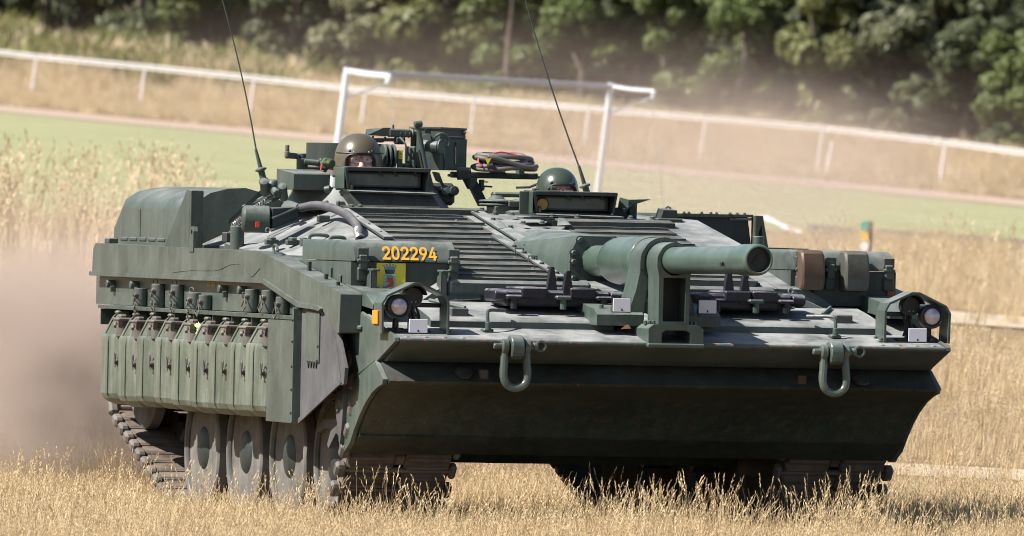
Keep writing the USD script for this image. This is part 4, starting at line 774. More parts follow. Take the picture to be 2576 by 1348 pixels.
P('box_lid_rim', hullpts([(-.412, 3.715, 2.345), (-.30, 3.650, 2.345), (-.128, 3.693, 2.341), (-.412, 3.93, 2.345), (-.128, 3.93, 2.341), (-.412, 3.715, 2.355), (-.30, 3.650, 2.355), (-.128, 3.693, 2.351), (-.412, 3.93, 2.355), (-.128, 3.93, 2.351)]), GREEN2, ab)
P('side_plate', hullpts([(-.27, 3.655, 2.105), (-.13, 3.69, 2.105), (-.128, 3.69, 2.288), (-.27, 3.655, 2.285), (-.27, 3.668, 2.105), (-.13, 3.705, 2.105), (-.128, 3.705, 2.288), (-.27, 3.668, 2.285)]), GREEN, ab)
P('box_strap', [box(-.205, -.198, 3.655, 3.67, 2.14, 2.27, .002), tube([(-.27, 3.645, 2.30), (-.14, 3.685, 2.297)], .005, 6), ball((-.145, 3.69, 2.325), .010)], WHEEL, ab)
P('port', box(-.385, -.345, 3.688, 3.694, 2.315, 2.343, .002), BLACK, ab)
P('feed_chute', [hullpts([(-.40, 3.68, 2.26), (-.35, 3.66, 2.26), (-.40, 3.68, 2.31), (-.36, 3.66, 2.315), (-.40, 3.75, 2.26), (-.35, 3.75, 2.26), (-.36, 3.75, 2.315)]), hullpts([(-.31, 3.60, 2.20), (-.29, 3.60, 2.20), (-.31, 3.60, 2.285), (-.285, 3.60, 2.275), (-.31, 3.62, 2.20), (-.285, 3.62, 2.275)])], GREEN2, ab)
P('power_cable', tube(crom([(-.37, 3.62, 2.265), (-.345, 3.57, 2.305), (-.31, 3.57, 2.315), (-.275, 3.58, 2.292), (-.262, 3.59, 2.262), (-.268, 3.6, 2.235)], 5), .008, 8), GREEN, ab)

# --- rack across the roof behind the driver's hatch
rk = P('roof_rack', [box(-.22, .30, 3.66, 3.72, 2.062, 2.098, .006), box(-.20, .40, 3.80, 3.84, 2.068, 2.084, .004), hullpts([(-.155, 3.66, 2.09), (-.095, 3.66, 2.09), (-.06, 3.63, 1.90), (.0, 3.63, 1.90), (-.155, 3.70, 2.09), (-.095, 3.70, 2.09), (-.06, 3.67, 1.90), (.0, 3.67, 1.90)])], DARK)
P('rack_pivot', [cyl((-.20, 3.64, 2.085), (-.12, 3.62, 2.09), .036, 16), cyl((-.12, 3.64, 2.06), (-.12, 3.63, 2.0), .045, 16, .02)], DARK, rk)
P('rack_plate', [box(.02, .10, 3.655, 3.725, 2.096, 2.108, .003), box(.18, .215, 3.655, 3.725, 2.085, 2.118, .003)], GREEN, rk)
P('rack_handle', [cyl((-.035, 3.69, 2.055), (-.035, 3.69, 2.01), .016, 12), tube([(-.07, 3.69, 2.035), (-.04, 3.69, 2.018), (.03, 3.69, 2.014)], .006, 6), tube([(-.02, 3.69, 2.055), (-.02, 3.69, 2.042), (.005, 3.69, 2.042)], .004, 5), ball((-.033, 3.69, 2.006), .018)], GREEN, rk)
P('rack_stay', tube([(.28, 3.5, 2.05), (.20, 3.5, 2.016), (.12, 3.5, 2.012)], .008, 6), DARK, rk)
pu = P('cable_pulley', [lathe([(.10, 0), (.105, .006), (.10, .012), (.05, .018), (.03, .04)], (.01, 3.52, 1.925), (0, 0, 1), 30), lathe([(.10, 0), (.105, .006), (.10, .012), (.05, .02)], (.01, 3.52, 1.905), (0, 0, 1), 30), lathe([(.09, 0), (.095, .006), (.09, .012), (.04, .025)], (.16, 3.50, 1.922), (0, 0, 1), 26)], GREEN)
P('pulley_block', [box(-.03, .20, 3.42, 3.6, 1.84, 1.905, .008), box(.05, .13, 3.40, 3.43, 1.90, 1.935, .004), box(.0, .30, 3.55, 3.62, 1.955, 1.985, .01)], GREEN, pu)

# --- driver's hatch
s2 = shield(.052, .556, 2.90, 3.10, 1.875, 1.992, .20, 1.862, GLASSB, 'd')
P('hood_cheek', box(-.012, .046, 2.98, 2.99, 1.86, 1.992, .003), GREEN2, s2)
P('hood_cheek', box(.044, .050, 2.91, 3.1, 1.865, 1.992, .003), GREEN2, s2)
P('amber_disc', [cyl((.128, 2.985, 1.918), (.128, 2.990, 1.918), .034, 28)], AMBER, s2)
P('disc_rim', tube([(.128 + .035 * math.cos(a), 2.985, 1.918 + .035 * math.sin(a)) for a in np.linspace(0, 2 * math.pi, 30, endpoint=False)], .0025, 5, closed=True), BLACK, s2)
P('sight_blade', [box(.195, .232, 3.04, 3.06, 2.0, 2.022, .004), box(.10, .24, 3.0, 3.05, 1.99, 2.0, .003), box(.085, .115, 3.02, 3.06, 1.995, 2.012, .004)], GREEN, s2)
mr = P('folding_mirror', [hullpts([(.590, 3.0, 1.905), (.640, 2.97, 1.905), (.60, 3.0, 1.968), (.645, 2.97, 1.955), (.595, 3.03, 1.905), (.605, 3.03, 1.966), (.65, 3.0, 1.95)])], GREEN)
P('mirror_arm', [hullpts([(.645, 3.0, 1.955), (.72, 3.0, 1.955), (.785, 3.0, 1.962), (.66, 3.0, 1.93), (.71, 3.0, 1.935), (.645, 3.03, 1.955), (.785, 3.02, 1.958), (.70, 3.03, 1.93)]), tube([(.61, 2.97, 1.885), (.66, 2.98, 1.93)], .008, 6)], GREEN, mr)
P('mirror_post', [box(.655, .705, 3.0, 3.06, 1.84, 1.945, .006), hullpts([(.56, 3.02, 1.84), (.66, 3.02, 1.84), (.58, 3.02, 1.91), (.66, 3.02, 1.90), (.56, 3.06, 1.84), (.66, 3.06, 1.90)])], DARK, mr)
hr = P('driver_hatch', lathe([(.30, 1.84), (.30, 1.872), (.27, 1.88), (.23, 1.872), (.20, 1.86)], (.335, 3.42, 0), (0, 0, 1), 40), GREEN)
P('hatch_plates', [prism([(-.10, 2.66), (.10, 2.70), (.10, 2.82), (-.10, 2.80)], 0, .010, 'z').apply_translation((.02, 0, 1.832))], DECK, hr)

# ================================================================== jerrycans hung on the side, one thing each
def build_can(t):
    h, w = .505, .200
    # plan outline: y along the hull (half width .20), x outward; rounded outer corners
    pl_ = Polygon([(-.0, -.205), (-.056, -.205), (-.058, -.171), (-.086, -.163), (-.101, -.145), (-.131, -.035), (-.138, -.01), (-.139, .125), (-.128, .168), (-.094, .190), (-.060, .197), (-.056, .2055), (.0, .2055)]).buffer(-.006).buffer(.006)
    pts = np.array(pl_.exterior.coords)[:-1]
    V = []
    def ring(z, sy, sx, dy=0): return [(p[0] * sx, p[1] * sy + dy, z) for p in pts]
    levels = [(0.0, .66, .42), (.012, .80, .64), (.035, .93, .90), (.065, 1, 1), (.385, 1, 1), (.405, .985, .985), (.418, .95, .93)]
    allp = [ring(*l) for l in levels]
    n = len(pts); V = [q for r_ in allp for q in r_]; Fc = []
    for i in range(len(levels) - 1):
        for j in range(n):
            a, b = i * n + j, i * n + (j + 1) % n
            Fc += [[a, b, b + n], [a, b + n, a + n]]
    body = trimesh.Trimesh(np.array(V), np.array(Fc), process=False)
    capb = trimesh.Trimesh(np.vstack([allp[0], [np.mean(allp[0], 0)]]), np.array([[n, (j + 1) % n, j] for j in range(n)]), process=False)
    capt = trimesh.Trimesh(np.vstack([allp[-1], [np.mean(allp[-1], 0)]]), np.array([[n, j, (j + 1) % n] for j in range(n)]), process=False)
    body = cat([body, capb, capt]); body.fix_normals()
    # sloping shoulder rising to the rear and inner side
    shd = cat([hullpts([(-.124, .165, .405), (-.126, .118, .405), (-.02, .185, .405), (-.02, .125, .405), (-.105, .012, .520), (-.105, -.022, .522), (-.085, -.03, .545), (-.03, .03, .548), (-.03, -.03, .552)]),
               hullpts([(-.128, .085, .405), (-.118, -.045, .405), (-.02, .10, .405), (-.01, -.15, .405), (-.112, -.018, .488), (-.095, -.058, .500), (-.09, -.05, .535), (-.03, .01, .540), (-.02, -.08, .535)])])
    p1 = part('can_body', cat([body, shd]), CANP, t, smooth=20)
    part('weld_seam', tube([(-.137, -.022, .05), (-.1385, -.022, .12), (-.1385, -.022, .36), (-.132, -.022, .405)], .0042, 6), CANP, t)
    part('carry_handle', [box(-.10, -.02, -.075, -.01, .535, .556, .008)], CANP, t)
    cpv = part('filler_neck', cyl((-.075, -.135, .40), (-.075, -.135, .470), .044, 18), TRACKD, t)
    part('filler_cap', [box(-.125, -.03, -.20, -.055, .496, .515, .006), cyl((-.075, -.135, .47), (-.075, -.135, .50), .036, 14), box(-.105, -.06, -.165, -.09, .508, .535, .008), cyl((-.125, -.13, .462), (-.115, -.09, .475), .011, 8), hullpts([(-.12, -.19, .50), (-.12, -.13, .50), (-.115, -.165, .46), (-.09, -.165, .46), (-.09, -.19, .5), (-.09, -.13, .5)])], TRACKD, cpv)
    part('clip', [cyl((-.120, -.128, .255), (-.080, -.128, .255), .019, 12), tube(crom([(-.124, -.146, .222), (-.126, -.135, .255), (-.126, -.134, .295), (-.126, -.146, .312), (-.126, -.158, .295), (-.126, -.146, .255), (-.124, -.136, .222)], 4), .0042, 6)], TRACKD, t)
    return t
cands = ['rearmost olive green jerrycan of the row, at the left end beside the dust', 'second jerrycan from the left end, pale scratch on its face', 'third jerrycan from the left end, streaked with dust',
         'fourth jerrycan from the left end, hung in the row on the hull side', 'fifth and middle jerrycan of the row, left of the green rag', 'sixth jerrycan from the left, right of the light green rag',
         'seventh jerrycan from the left, third from the skirt plate', 'eighth jerrycan, last but one before the skirt plate', 'foremost jerrycan of the row, right against the skirt plate']
can0 = None
def canloc(i): return (-1.645 - .0, 5.555 - .4115 * i, .676 + rng.uniform(-.006, .006))
for i in range(9):
    rot = np.array(trimesh.transformations.rotation_matrix(math.radians(rng.uniform(-1.3, 1.3)), (0, 0, 1))[:3, :3])
    if i == 0:
        can0 = build_can(thing('jerrycan', cands[0], 'jerrycan', tank_matrix(canloc(0), rot), 'jerrycans hung along the side of the tank'))
    else:
        copy_of(can0, 'jerrycan', cands[i], 'jerrycan', tank_matrix(canloc(i), rot), 'jerrycans hung along the side of the tank')
rg = thing('rag', 'light green rag tucked between the jerrycan necks', 'rag', tank_matrix((-1.705, 3.62, 1.155)))
gx, gy = np.meshgrid(np.linspace(-1, 1, 13), np.linspace(-1, 1, 9), indexing='ij')
rv = np.stack([-.02 - .02 * np.cos(gx * 5) + .012 * np.sin(gy * 9), .17 * gx + .02 * np.sin(gy * 4), .030 * gy * (1.2 - .5 * gx) + .012 * np.sin(gx * 8) + .03 * gx * -.1], -1).reshape(-1, 3)
rf_ = [[i * 9 + j, (i + 1) * 9 + j, (i + 1) * 9 + j + 1, i * 9 + j + 1] for i in range(12) for j in range(8)]
rm = trimesh.Trimesh(rv, np.array([[f[0], f[1], f[2]] for f in rf_] + [[f[0], f[2], f[3]] for f in rf_]), process=False)
part('cloth', rm, RAG, rg, smooth=True)
lf = thing('dry_leaf', 'small curled orange-brown dry leaf lying at the foot of the gun travel lock', 'leaf', tank_matrix((-.22, .15, 1.236)))
part('blade', hullpts([(-.03, 0, 0), (-.01, -.012, .022), (.012, -.005, .028), (.03, .0, .004), (.0, .014, .012)]), LEAFB, lf)
# ================================================================== crew, seen from the nose up
def helmet_mesh(c, rx, ry, rz, drop, ow, oh0, oh1, yaw, thick=.014):
    """dome with a face opening; c is the centre of the dome's lower circle. opening half-width ow, from z=oh0 below to oh1 above"""
    nu, nv = 56, 34
    V = []; 
    lev = [(-drop + drop * i / 9, 1.0 + .05 * (1 - i / 9)) for i in range(9)]
    for z, f in lev:
        for j in range(nu):
            a = 2 * math.pi * j / nu; V.append((rx * f * math.sin(a), -ry * f * math.cos(a), z))
    for i in range(nv - 9):
        t = math.pi / 2 * i / (nv - 10)
        r_ = max(math.cos(t) ** .86, 1e-3) if i < nv - 10 else 1e-3
        for j in range(nu):
            a = 2 * math.pi * j / nu; V.append((rx * r_ * math.sin(a), -ry * r_ * math.cos(a), rz * math.sin(t)))
    V = np.array(V)
    def inside(q): 
        x, y, z = q
        return y < 0 and abs(x) < ow and z < oh1 - (max(0, abs(x) - ow * .55) / (ow * .45)) ** 2 * .035 and z > oh0 - 1
    keep = []
    for i in range(nv - 1):
        for j in range(nu):
            q = [i * nu + j, i * nu + (j + 1) % nu, (i + 1) * nu + (j + 1) % nu, (i + 1) * nu + j]
            if not inside(V[q].mean(0)): keep.append(q)
    keep = np.array(keep); F_ = np.vstack([keep[:, [0, 1, 2]], keep[:, [0, 2, 3]]])
    inner = V * np.array([1 - thick / rx, 1 - thick / ry, 1 - thick / rz]); n = len(V)
    edges = {}
    for q in keep:
        for a, b in zip(q, np.roll(q, -1)): edges[(a, b)] = 1
    rim = [(a, b) for (a, b) in edges if (b, a) not in edges]
    R_ = [[b, a, a + n] for a, b in rim] + [[b, a + n, b + n] for a, b in rim]
    me = trimesh.Trimesh(np.vstack([V, inner]), np.vstack([F_, F_[:, ::-1] + n, np.array(R_)]), process=False)
    # smooth the stair-stepped face edge
    idx = sorted({a for e in rim for a in e}); nb = {}
    for a, b in rim: nb.setdefault(a, []).append(b); nb.setdefault(b, []).append(a)
    v = me.vertices.copy()
    for _ in range(6):
        w = v.copy()
        for a in idx:
            if len(nb[a]) >= 2:
                for o in (0, n): w[a + o] = .5 * v[a + o] + .25 * (v[nb[a][0] + o] + v[nb[a][1] + o])
        v = w
    ordered = [rim[0][0]]; nx = dict(rim)
    while nx.get(ordered[-1]) is not None and nx[ordered[-1]] != ordered[0] and len(ordered) < 400: ordered.append(nx[ordered[-1]])
    loop_ = v[ordered]
    Rz = trimesh.transformations.rotation_matrix(yaw, (0, 0, 1)); T_ = trimesh.transformations.translation_matrix(c)
    me = trimesh.Trimesh(v, me.faces, process=False); me.apply_transform(Rz); me.apply_transform(T_)
    lp = trimesh.transform_points(trimesh.transform_points(loop_, Rz), T_)
    return me, lp
def sph(r, c, n=16): return m3.Manifold.sphere(r, n).translate(tuple(map(float, c)))
def limb(a, ra, b, rb): return m3.Manifold.batch_hull([sph(ra, a), sph(rb, b)])
def crewman(x, y, zt, yaw, label, hmat, spec, hs, grpz):
    """origin between the shoulders under the head; zt = top of the helmet"""
    t = thing('person', label, 'person', tank_matrix((x, y, zt - .62)))
    H = .62 - .155                       # eye level above the origin
    Rz = trimesh.transformations.rotation_matrix(yaw, (0, 0, 1))[:3, :3]
    q = lambda p: (Rz @ np.array([p[0], p[1], 0])) + np.array([0, 0, p[2]])
    parts_ = [limb(q((0, 0, H + .03)), .088, q((0, .02, H + .005)), .09), limb(q((0, -.01, H - .05)), .075, q((0, -.03, H - .10)), .048),
              limb(q((-.04, -.055, H + .008)), .036, q((.04, -.055, H + .008)), .036), limb(q((-.038, -.060, H - .035)), .034, q((.038, -.060, H - .035)), .034),
              limb(q((0, -.086, H + .004)), .012, q((0, -.112, H - .036)), .0155), limb(q((-.013, -.095, H - .040)), .010, q((.013, -.095, H - .040)), .010),
              limb(q((-.05, -.083, H + .026)), .010, q((-.012, -.092, H + .023)), .010), limb(q((.05, -.083, H + .026)), .010, q((.012, -.092, H + .023)), .010),
              limb(q((-.022, -.086, H - .072)), .011, q((.022, -.086, H - .072)), .011), limb(q((-.018, -.084, H - .085)), .010, q((.018, -.084, H - .085)), .010),
              limb(q((0, .02, H - .06)), .058, (0, .03, H - .20), .062)]
    torso = [m3.Manifold.batch_hull([sph(.085, (-.17, .02, .20)), sph(.085, (.17, .02, .20)), sph(.07, (0, .03, .27))]),
             m3.Manifold.batch_hull([sph(.09, (-.15, .02, .18)), sph(.09, (.15, .02, .18)), sph(.11, (-.09, .02, -.22)), sph(.11, (.09, .02, -.22))])]
    for s in (-1, 1):
        torso += [limb((s * .20, .02, .19), .062, (s * .25, .0, -.06), .048), limb((s * .25, .0, -.06), .047, (s * .16, -.18, -.14), .038)]
    M = m3.Manifold()
    for p in parts_ + torso: M = M + p
    M = M.refine_to_length(.011); mm = M.to_mesh(); tm = trimesh.Trimesh(mm.vert_properties[:, :3], mm.tri_verts, process=True)
    trimesh.smoothing.filter_taubin(tm, iterations=12)
    part('body', tm, SKIN, t, smooth=True)
    # overalls: a shell over the torso
    O = m3.Manifold()
    for p in torso: O = O + p
    O = O.refine_to_length(.03); om = O.to_mesh(); ot = trimesh.Trimesh(om.vert_properties[:, :3], om.tri_verts, process=True); ot.fix_normals()
    ot.vertices = ot.vertices + ot.vertex_normals * (.012 + .006 * (noise(ot.vertices * 30)[:, None] - .5))
    part('overalls', ot, OVERALL, t, smooth=True)
    for s in (-1, 1):
        e = q((s * .032, -.084, H + .004))
        ey = part('eye', ball(e, .0125, sub=2), EYEW, t, smooth=True)
        part('iris', ball(q((s * .032 + .002, -.094, H + .003)), .0055), EYED, ey, smooth=True)
        part('eyelid', tube([q((s * .032 + d, -.0945 + abs(d) * .35, H + .0135 - abs(d) * .30)) for d in np.linspace(-.017, .017, 7)], .0045, 6), SKIN, ey)
        part('eyebrow', tube([q((s * .034 + d, -.1015 + abs(d) * .4, H + .031 - abs(d + s * .0) * .12)) for d in np.linspace(-.020, .020, 6)], .0045, 6), HAIRB, t)
        part('ear', ball(q((s * .092, .01, H)), .028, (.4, .8, 1.1)), SKIN, t, smooth=True)
    part('mouth', tube([q((d, -.098 + abs(d) * .4, H - .079)) for d in np.linspace(-.024, .024, 7)], .0035, 6), HAIRB, t)
    hm, lp = helmet_mesh(np.array([0, .030, .62 - hs[2]]), hs[0], hs[1], hs[2], hs[3], hs[4], -1, hs[5], yaw)
    h = part('helmet', hm, hmat, t, smooth=50)
    part('helmet_rim', tube(lp, .0075, 7, closed=True), BLACK, h)
    part('helmet_pad', [helmet_mesh(np.array([0, .030, .62 - hs[2]]), hs[0] - .016, hs[1] - .016, hs[2] - .016, hs[3], hs[4] + .004, -1, hs[5] + .006, yaw, .008)[0]], BLACK, h)
    for xx in (-.066, .066):
        for k, rr in ((0, .0105), (1, .0055)):
            zz = hs[2] * .30; yy = -hs[1] * math.sqrt(max(0, 1 - ((abs(xx) + .022 * k * (-1)) / hs[0]) ** 2)) * .962
            part('helmet_stud', ball(q((xx - np.sign(xx) * .022 * k, yy + .030, .62 - hs[2] + zz - .004 * k)), rr, (1, .5, 1)), STEEL if k else BLACKP, h)
    if spec:
        g = part('spectacles', [tube([q((s * .033 + .026 * math.cos(a), -.112 + .004 * math.cos(a) ** 2, H + .0 + .018 * math.sin(a))) for a in np.linspace(0, 2 * math.pi, 20, endpoint=False)], .0016, 5, closed=True) for s in (-1, 1)]
             + [tube([q((-.008, -.114, H + .006)), q((.008, -.114, H + .006))], .0016, 5)], STEEL, t)
        part('spectacle_lens', [prism(Point(0, 0).buffer(1).exterior.coords[:-1], -.0005, .0005, 'y').apply_scale((.025, 1, .0172)).apply_translation(q((s * .033, -.110, H))) for s in (-1, 1)], SPECS, g)
        part('boom_microphone', [ball(q((-.052, -.118, H - .050)), .016, (1.2, .8, .8)), tube([q((-.05, -.118, H - .05)), q((-.11, -.06, H - .05))], .004, 5)], BLACK, t)
    for s in (-1, 1):
        part('earpiece', lathe([(.05, 0), (.048, .018), (.03, .028), (0, .03)], q((s * .098, .02, H - .01)), q((s, 0, 0)), 20), BLACK, t)
    part('goggle_strap', tube([q((x_, .030 - hs[1] * 1.012 * math.sqrt(max(0, 1 - (x_ / (hs[0] * 1.03)) ** 2)), .62 - hs[2] + .036)) for x_ in np.linspace(-hs[0] * .99, hs[0] * .99, 25)], .0035, 6), BLACK, h) if spec else None
    return t
crewman(-.800, 3.60, 2.307, -.17, 'commander in a brown domed helmet and spectacles looking over the taller hood', HELMB, True, (.138, .158, .150, .10, .090, .032), 0)
crewman(.318, 3.30, 2.134, -.02, 'driver in a glossy green helmet, eyes just above the lower hood', HELMG, False, (.122, .142, .132, .09, .084, .036), 0)
cl_ = thing('cloth', 'crumpled green cloth strap hanging beside the brown helmet', 'cloth', tank_matrix((-1.0, 3.55, 2.13)))
cv = ball((0, 0, 0), .036, (1.3, .5, .75), 3); cv.vertices += (noise(cv.vertices * 45)[:, None] - .5) * .02 * cv.vertex_normals
part('fold', cv, CLOTH, cl_, smooth=True)
part('strap', tube(crom([(-.045, -.02, -.005), (-.05, -.025, -.025), (-.052, -.025, -.04)], 4), .004, 5), REDW, cl_)

# cable coil on the roof rack
co = thing('cable_coil', 'dark grey coiled cable with red wire and yellow tag lying on the roof rack', 'cable', tank_matrix((.10, 3.69, 2.108)))
def coil(rx, ry, zc, ph, tilt, n=40, wob=.012, seed=0):
    a = np.linspace(0, 2 * math.pi, n, endpoint=False) + ph
    r_ = np.random.default_rng(seed); k = r_.uniform(0, 6, 4)
    return np.stack([rx * np.cos(a) + wob * np.sin(2 * a + k[0]), ry * np.sin(a) + wob * np.cos(3 * a + k[1]), zc + tilt * np.cos(a + k[2]) * .5 + .008 * np.sin(2 * a + k[3])], 1)
for i, (rx, ry, zc, ti) in enumerate(((.185, .11, .018, .01), (.175, .10, .032, .03), (.165, .105, .050, .04), (.16, .09, .068, .05), (.13, .09, .078, .05), (.15, .085, .055, -.06))):
    part('cable_loop', tube(coil(rx, ry, zc, 0, ti, seed=i + 3), .0145, 10, closed=True), CABLE, co, smooth=True)
part('cable_strand', tube(crom([(-.13, -.10, .082), (-.08, -.115, .072), (.02, -.12, .045), (.12, -.11, .022), (.18, -.06, .03)], 6), .0145, 10), CABLE, co, smooth=True)
part('red_wire', [tube(crom([(-.165, -.08, .02), (-.175, -.06, .06), (-.15, -.03, .085), (-.10, 0, .088), (-.05, .03, .102), (.0, .05, .110), (.08, .05, .098), (.14, .02, .085), (.17, .0, .07)], 6), .0045, 6), tube(crom([(-.13, -.115, .03), (-.11, -.12, .01), (-.10, -.12, .0)], 4), .0045, 5)], REDW, co, smooth=True)
part('yellow_tag', hullpts([(-.150, -.125, .068), (-.115, -.128, .072), (-.135, -.125, .035), (-.150, -.122, .068), (-.135, -.121, .036)]), YELTAG, co)
part('plug', cyl((-.135, -.115, .02), (-.10, -.118, .03), .018, 12), BLACK, co)
# ================================================================== ground and everything on it
FENCE_Y = lambda X: 281.0 - 1.96 * X          # the rail fence runs obliquely
def sstep(a, b, x): t = np.clip((x - a) / (b - a), 0, 1); return t * t * (3 - 2 * t)
TN = TR[:, 2]
def height(X, Y):
    X = np.asarray(X, float); Y = np.asarray(Y, float)
    pl = TT[2] + .015 - (TN[0] * (X - TT[0]) + TN[1] * (Y - TT[1])) / TN[2]
    cx, cy = 0.2, 67.0
    d = np.hypot((X - cx) / 1.0, (Y - cy) / 1.9)
    w = 1 - sstep(3.4, 9.0, d)
    base = .03 * (fbm(np.stack([X * .25, Y * .12, X * 0], -1), 3, 5) - .5) * sstep(30, 60, Y)
    beyond = Y - FENCE_Y(X) - 8
    bank = sstep(0, 60, beyond) * (.45 - .045 * np.clip(X, -25, 25)) + sstep(60, 500, beyond) * 6
    return w * pl + (1 - w) * base + bank
def ground_at(px, py):
    """where the sight line through a point of the picture meets the ground"""
    d = fwd + (px - CX) / F_PX * right - (py - CY) / F_PX * up; o = np.array([0, 0, ZC]); t = 30.0
    for _ in range(4000):
        p = o + d * t
        if p[2] <= height(p[0], p[1]): break
        t += .25
    return p
def at_depth(px, py, Y):
    d = fwd + (px - CX) / F_PX * right - (py - CY) / F_PX * up
    return np.array([0, 0, ZC]) + d * (Y / d[1])
gxs = np.unique(np.r_[np.linspace(-900, -60, 16), np.linspace(-60, -14, 24), np.linspace(-14, 14, 113), np.linspace(14, 60, 24), np.linspace(60, 900, 16)])
gys = np.unique(np.r_[np.linspace(-300, 45, 10), np.linspace(45, 90, 150), np.linspace(90, 400, 160), np.linspace(400, 1500, 24)])
GX, GY = np.meshgrid(gxs, gys, indexing='ij')
def sheet(X, Y, lift=0.0):
    Z = height(X, Y) + lift; a, b = X.shape
    V = np.stack([X, Y, Z], -1).reshape(-1, 3)
    i, j = np.meshgrid(np.arange(a - 1), np.arange(b - 1), indexing='ij'); q = (i * b + j).ravel()
    return trimesh.Trimesh(V, np.vstack([np.stack([q, q + b, q + b + 1], 1), np.stack([q, q + b + 1, q + 1], 1)]), process=False)
def soil(name, c0, c1, s=1.2, s2=14.0):
    return usdkit.material(stage, LK + name, {'g': ('geometry', {}), 'n': ('noise_texture', {'scale': s, 'detail': 8.0, 'roughness': .7}), 'n2': ('noise_texture', {'scale': s2, 'detail': 5.0}),
        'm': ('mix_float', {'fac': .45}), 'r': ('rgb_ramp', {'ramp': [(.35, c0), (.65, c1)]}), 'b': ('bump', {'strength': .5, 'distance': .05}), 'p': ('principled_bsdf', {'roughness': .95, 'specular_ior_level': .15})},
        [('g.position', 'n.vector'), ('g.position', 'n2.vector'), ('n.fac', 'm.a'), ('n2.fac', 'm.b'), ('m.result', 'r.fac'), ('r.color', 'p.base_color'), ('n2.fac', 'b.height'), ('b.normal', 'p.normal')], surface='p.BSDF')
SOIL = soil('dry_soil', (.13, .088, .048), (.24, .17, .098))
PITCHM = soil('pitch_turf', (.17, .185, .088), (.295, .28, .165), .35, 3.0)
PATHM = soil('path_dirt', (.29, .215, .165), (.37, .285, .225), .8, 8.0)
TRACKM = soil('pale_track', (.29, .23, .165), (.43, .36, .27), 1.4, 10.0)
struct('ground', sheet(GX, GY), SOIL, smooth=True)
def strip(name, near, far, xs, mat, lift, label):
    U = np.linspace(0, 1, 14); X = np.repeat(xs[:, None], len(U), 1)
    Y = near(xs)[:, None] * (1 - U) + far(xs)[:, None] * U
    return struct(name, sheet(X, Y, lift), mat, label, smooth=True)
xs_ = np.linspace(-45, 45, 121)
wob = lambda x, s: 2.2 * (fbm(np.stack([x * .18, x * 0 + s, x * 0], -1), 3, 9) - .5)
path_near = lambda x: FENCE_Y(x) - 38.0 + .85 * x * .9 + wob(x, 1.0)
path_far = lambda x: path_near(x) + 13.0 + wob(x, 4.0) * 2
pitch_near = lambda x: 131.0 + 44.5 * sstep(-3.5, 4.3, x) + .2 * wob(x, 2.0)
strip('pitch', pitch_near, lambda x: path_near(x) - .5, xs_, PITCHM, .012, 'mown green grass pitch behind the tank')
strip('path', path_near, path_far, xs_, PATHM, .020, 'bare pinkish dirt path beyond the pitch')
strip('dirt_track', lambda x: 122.0 + wob(x, 7.) + .0 * x, lambda x: 127.0 + wob(x, 9.) + 0 * x, xs_, TRACKM, .02, 'pale worn wheel track in the grass')
strip('dirt_track', lambda x: 78.2 + .35 * wob(x, 11.), lambda x: 79.6 + .35 * wob(x, 13.), xs_, TRACKM, .02, 'pale worn wheel track close behind the tank')

# ------------------------------------------------------------------ rail fence
PVC = plain('white_plastic_rail', (.52, .51, .51), .45, var=.05)
PVCG = plain('greyed_plastic_post', (.62, .58, .56), .5, var=.12)
def lean(p, h, k=.02): return [p, p + np.array([k * h, 0, h])]
fence = thing('rail_fence', 'long white rail fence on thin posts crossing the dry grass', 'fence')
tops = [(-60, 124), (92, 142), (366, 168), (640, 196), (920, 227), (1195, 250), (1482, 273), (1776, 297), (2070, 322), (2378, 357), (2640, 392)]
rail_pts = []
for (px_, py_) in tops:
    d = fwd + (px_ - CX) / F_PX * right - (py_ - CY) / F_PX * up
    # stand on the oblique fence line
    k = d[0] / d[1]; Y = 281.0 / (1 + 1.96 * k); p = np.array([0, 0, ZC]) + d * (Y / d[1]); rail_pts.append(p)
rail_pts = np.array(rail_pts)
for p in rail_pts[1:-1]:
    g = height(p[0], p[1]); h = p[2] - g + .03
    part('post', tube([np.array([p[0] - .055 * h, p[1], g - .1]), np.array([p[0], p[1], p[2] + .02])], .033, 8), PVCG, fence)
part('post', tube([np.array([rail_pts[8][0] + .16, rail_pts[8][1] - .3, height(*rail_pts[8][:2]) - .1]), np.array([rail_pts[8][0] + .24, rail_pts[8][1] - .3, rail_pts[8][2] - .28])], .042, 8), PVCG, fence)
for i in range(len(rail_pts) - 1):
    a, b = rail_pts[i], rail_pts[i + 1]
    a2 = a if i == 0 else lerp(a, b, .006); b2 = lerp(a, b, .994)
    dn = np.array([0, -.01, -.085])
    part('rail', [tube([a2 + np.array([0, -.06, .035]), b2 + np.array([0, -.06, .035])], .024, 8), tube([a2 + dn + np.array([0, -.06, .035]), b2 + dn + np.array([0, -.06, .035])], .024, 8)], PVC, fence, kind='stuff')

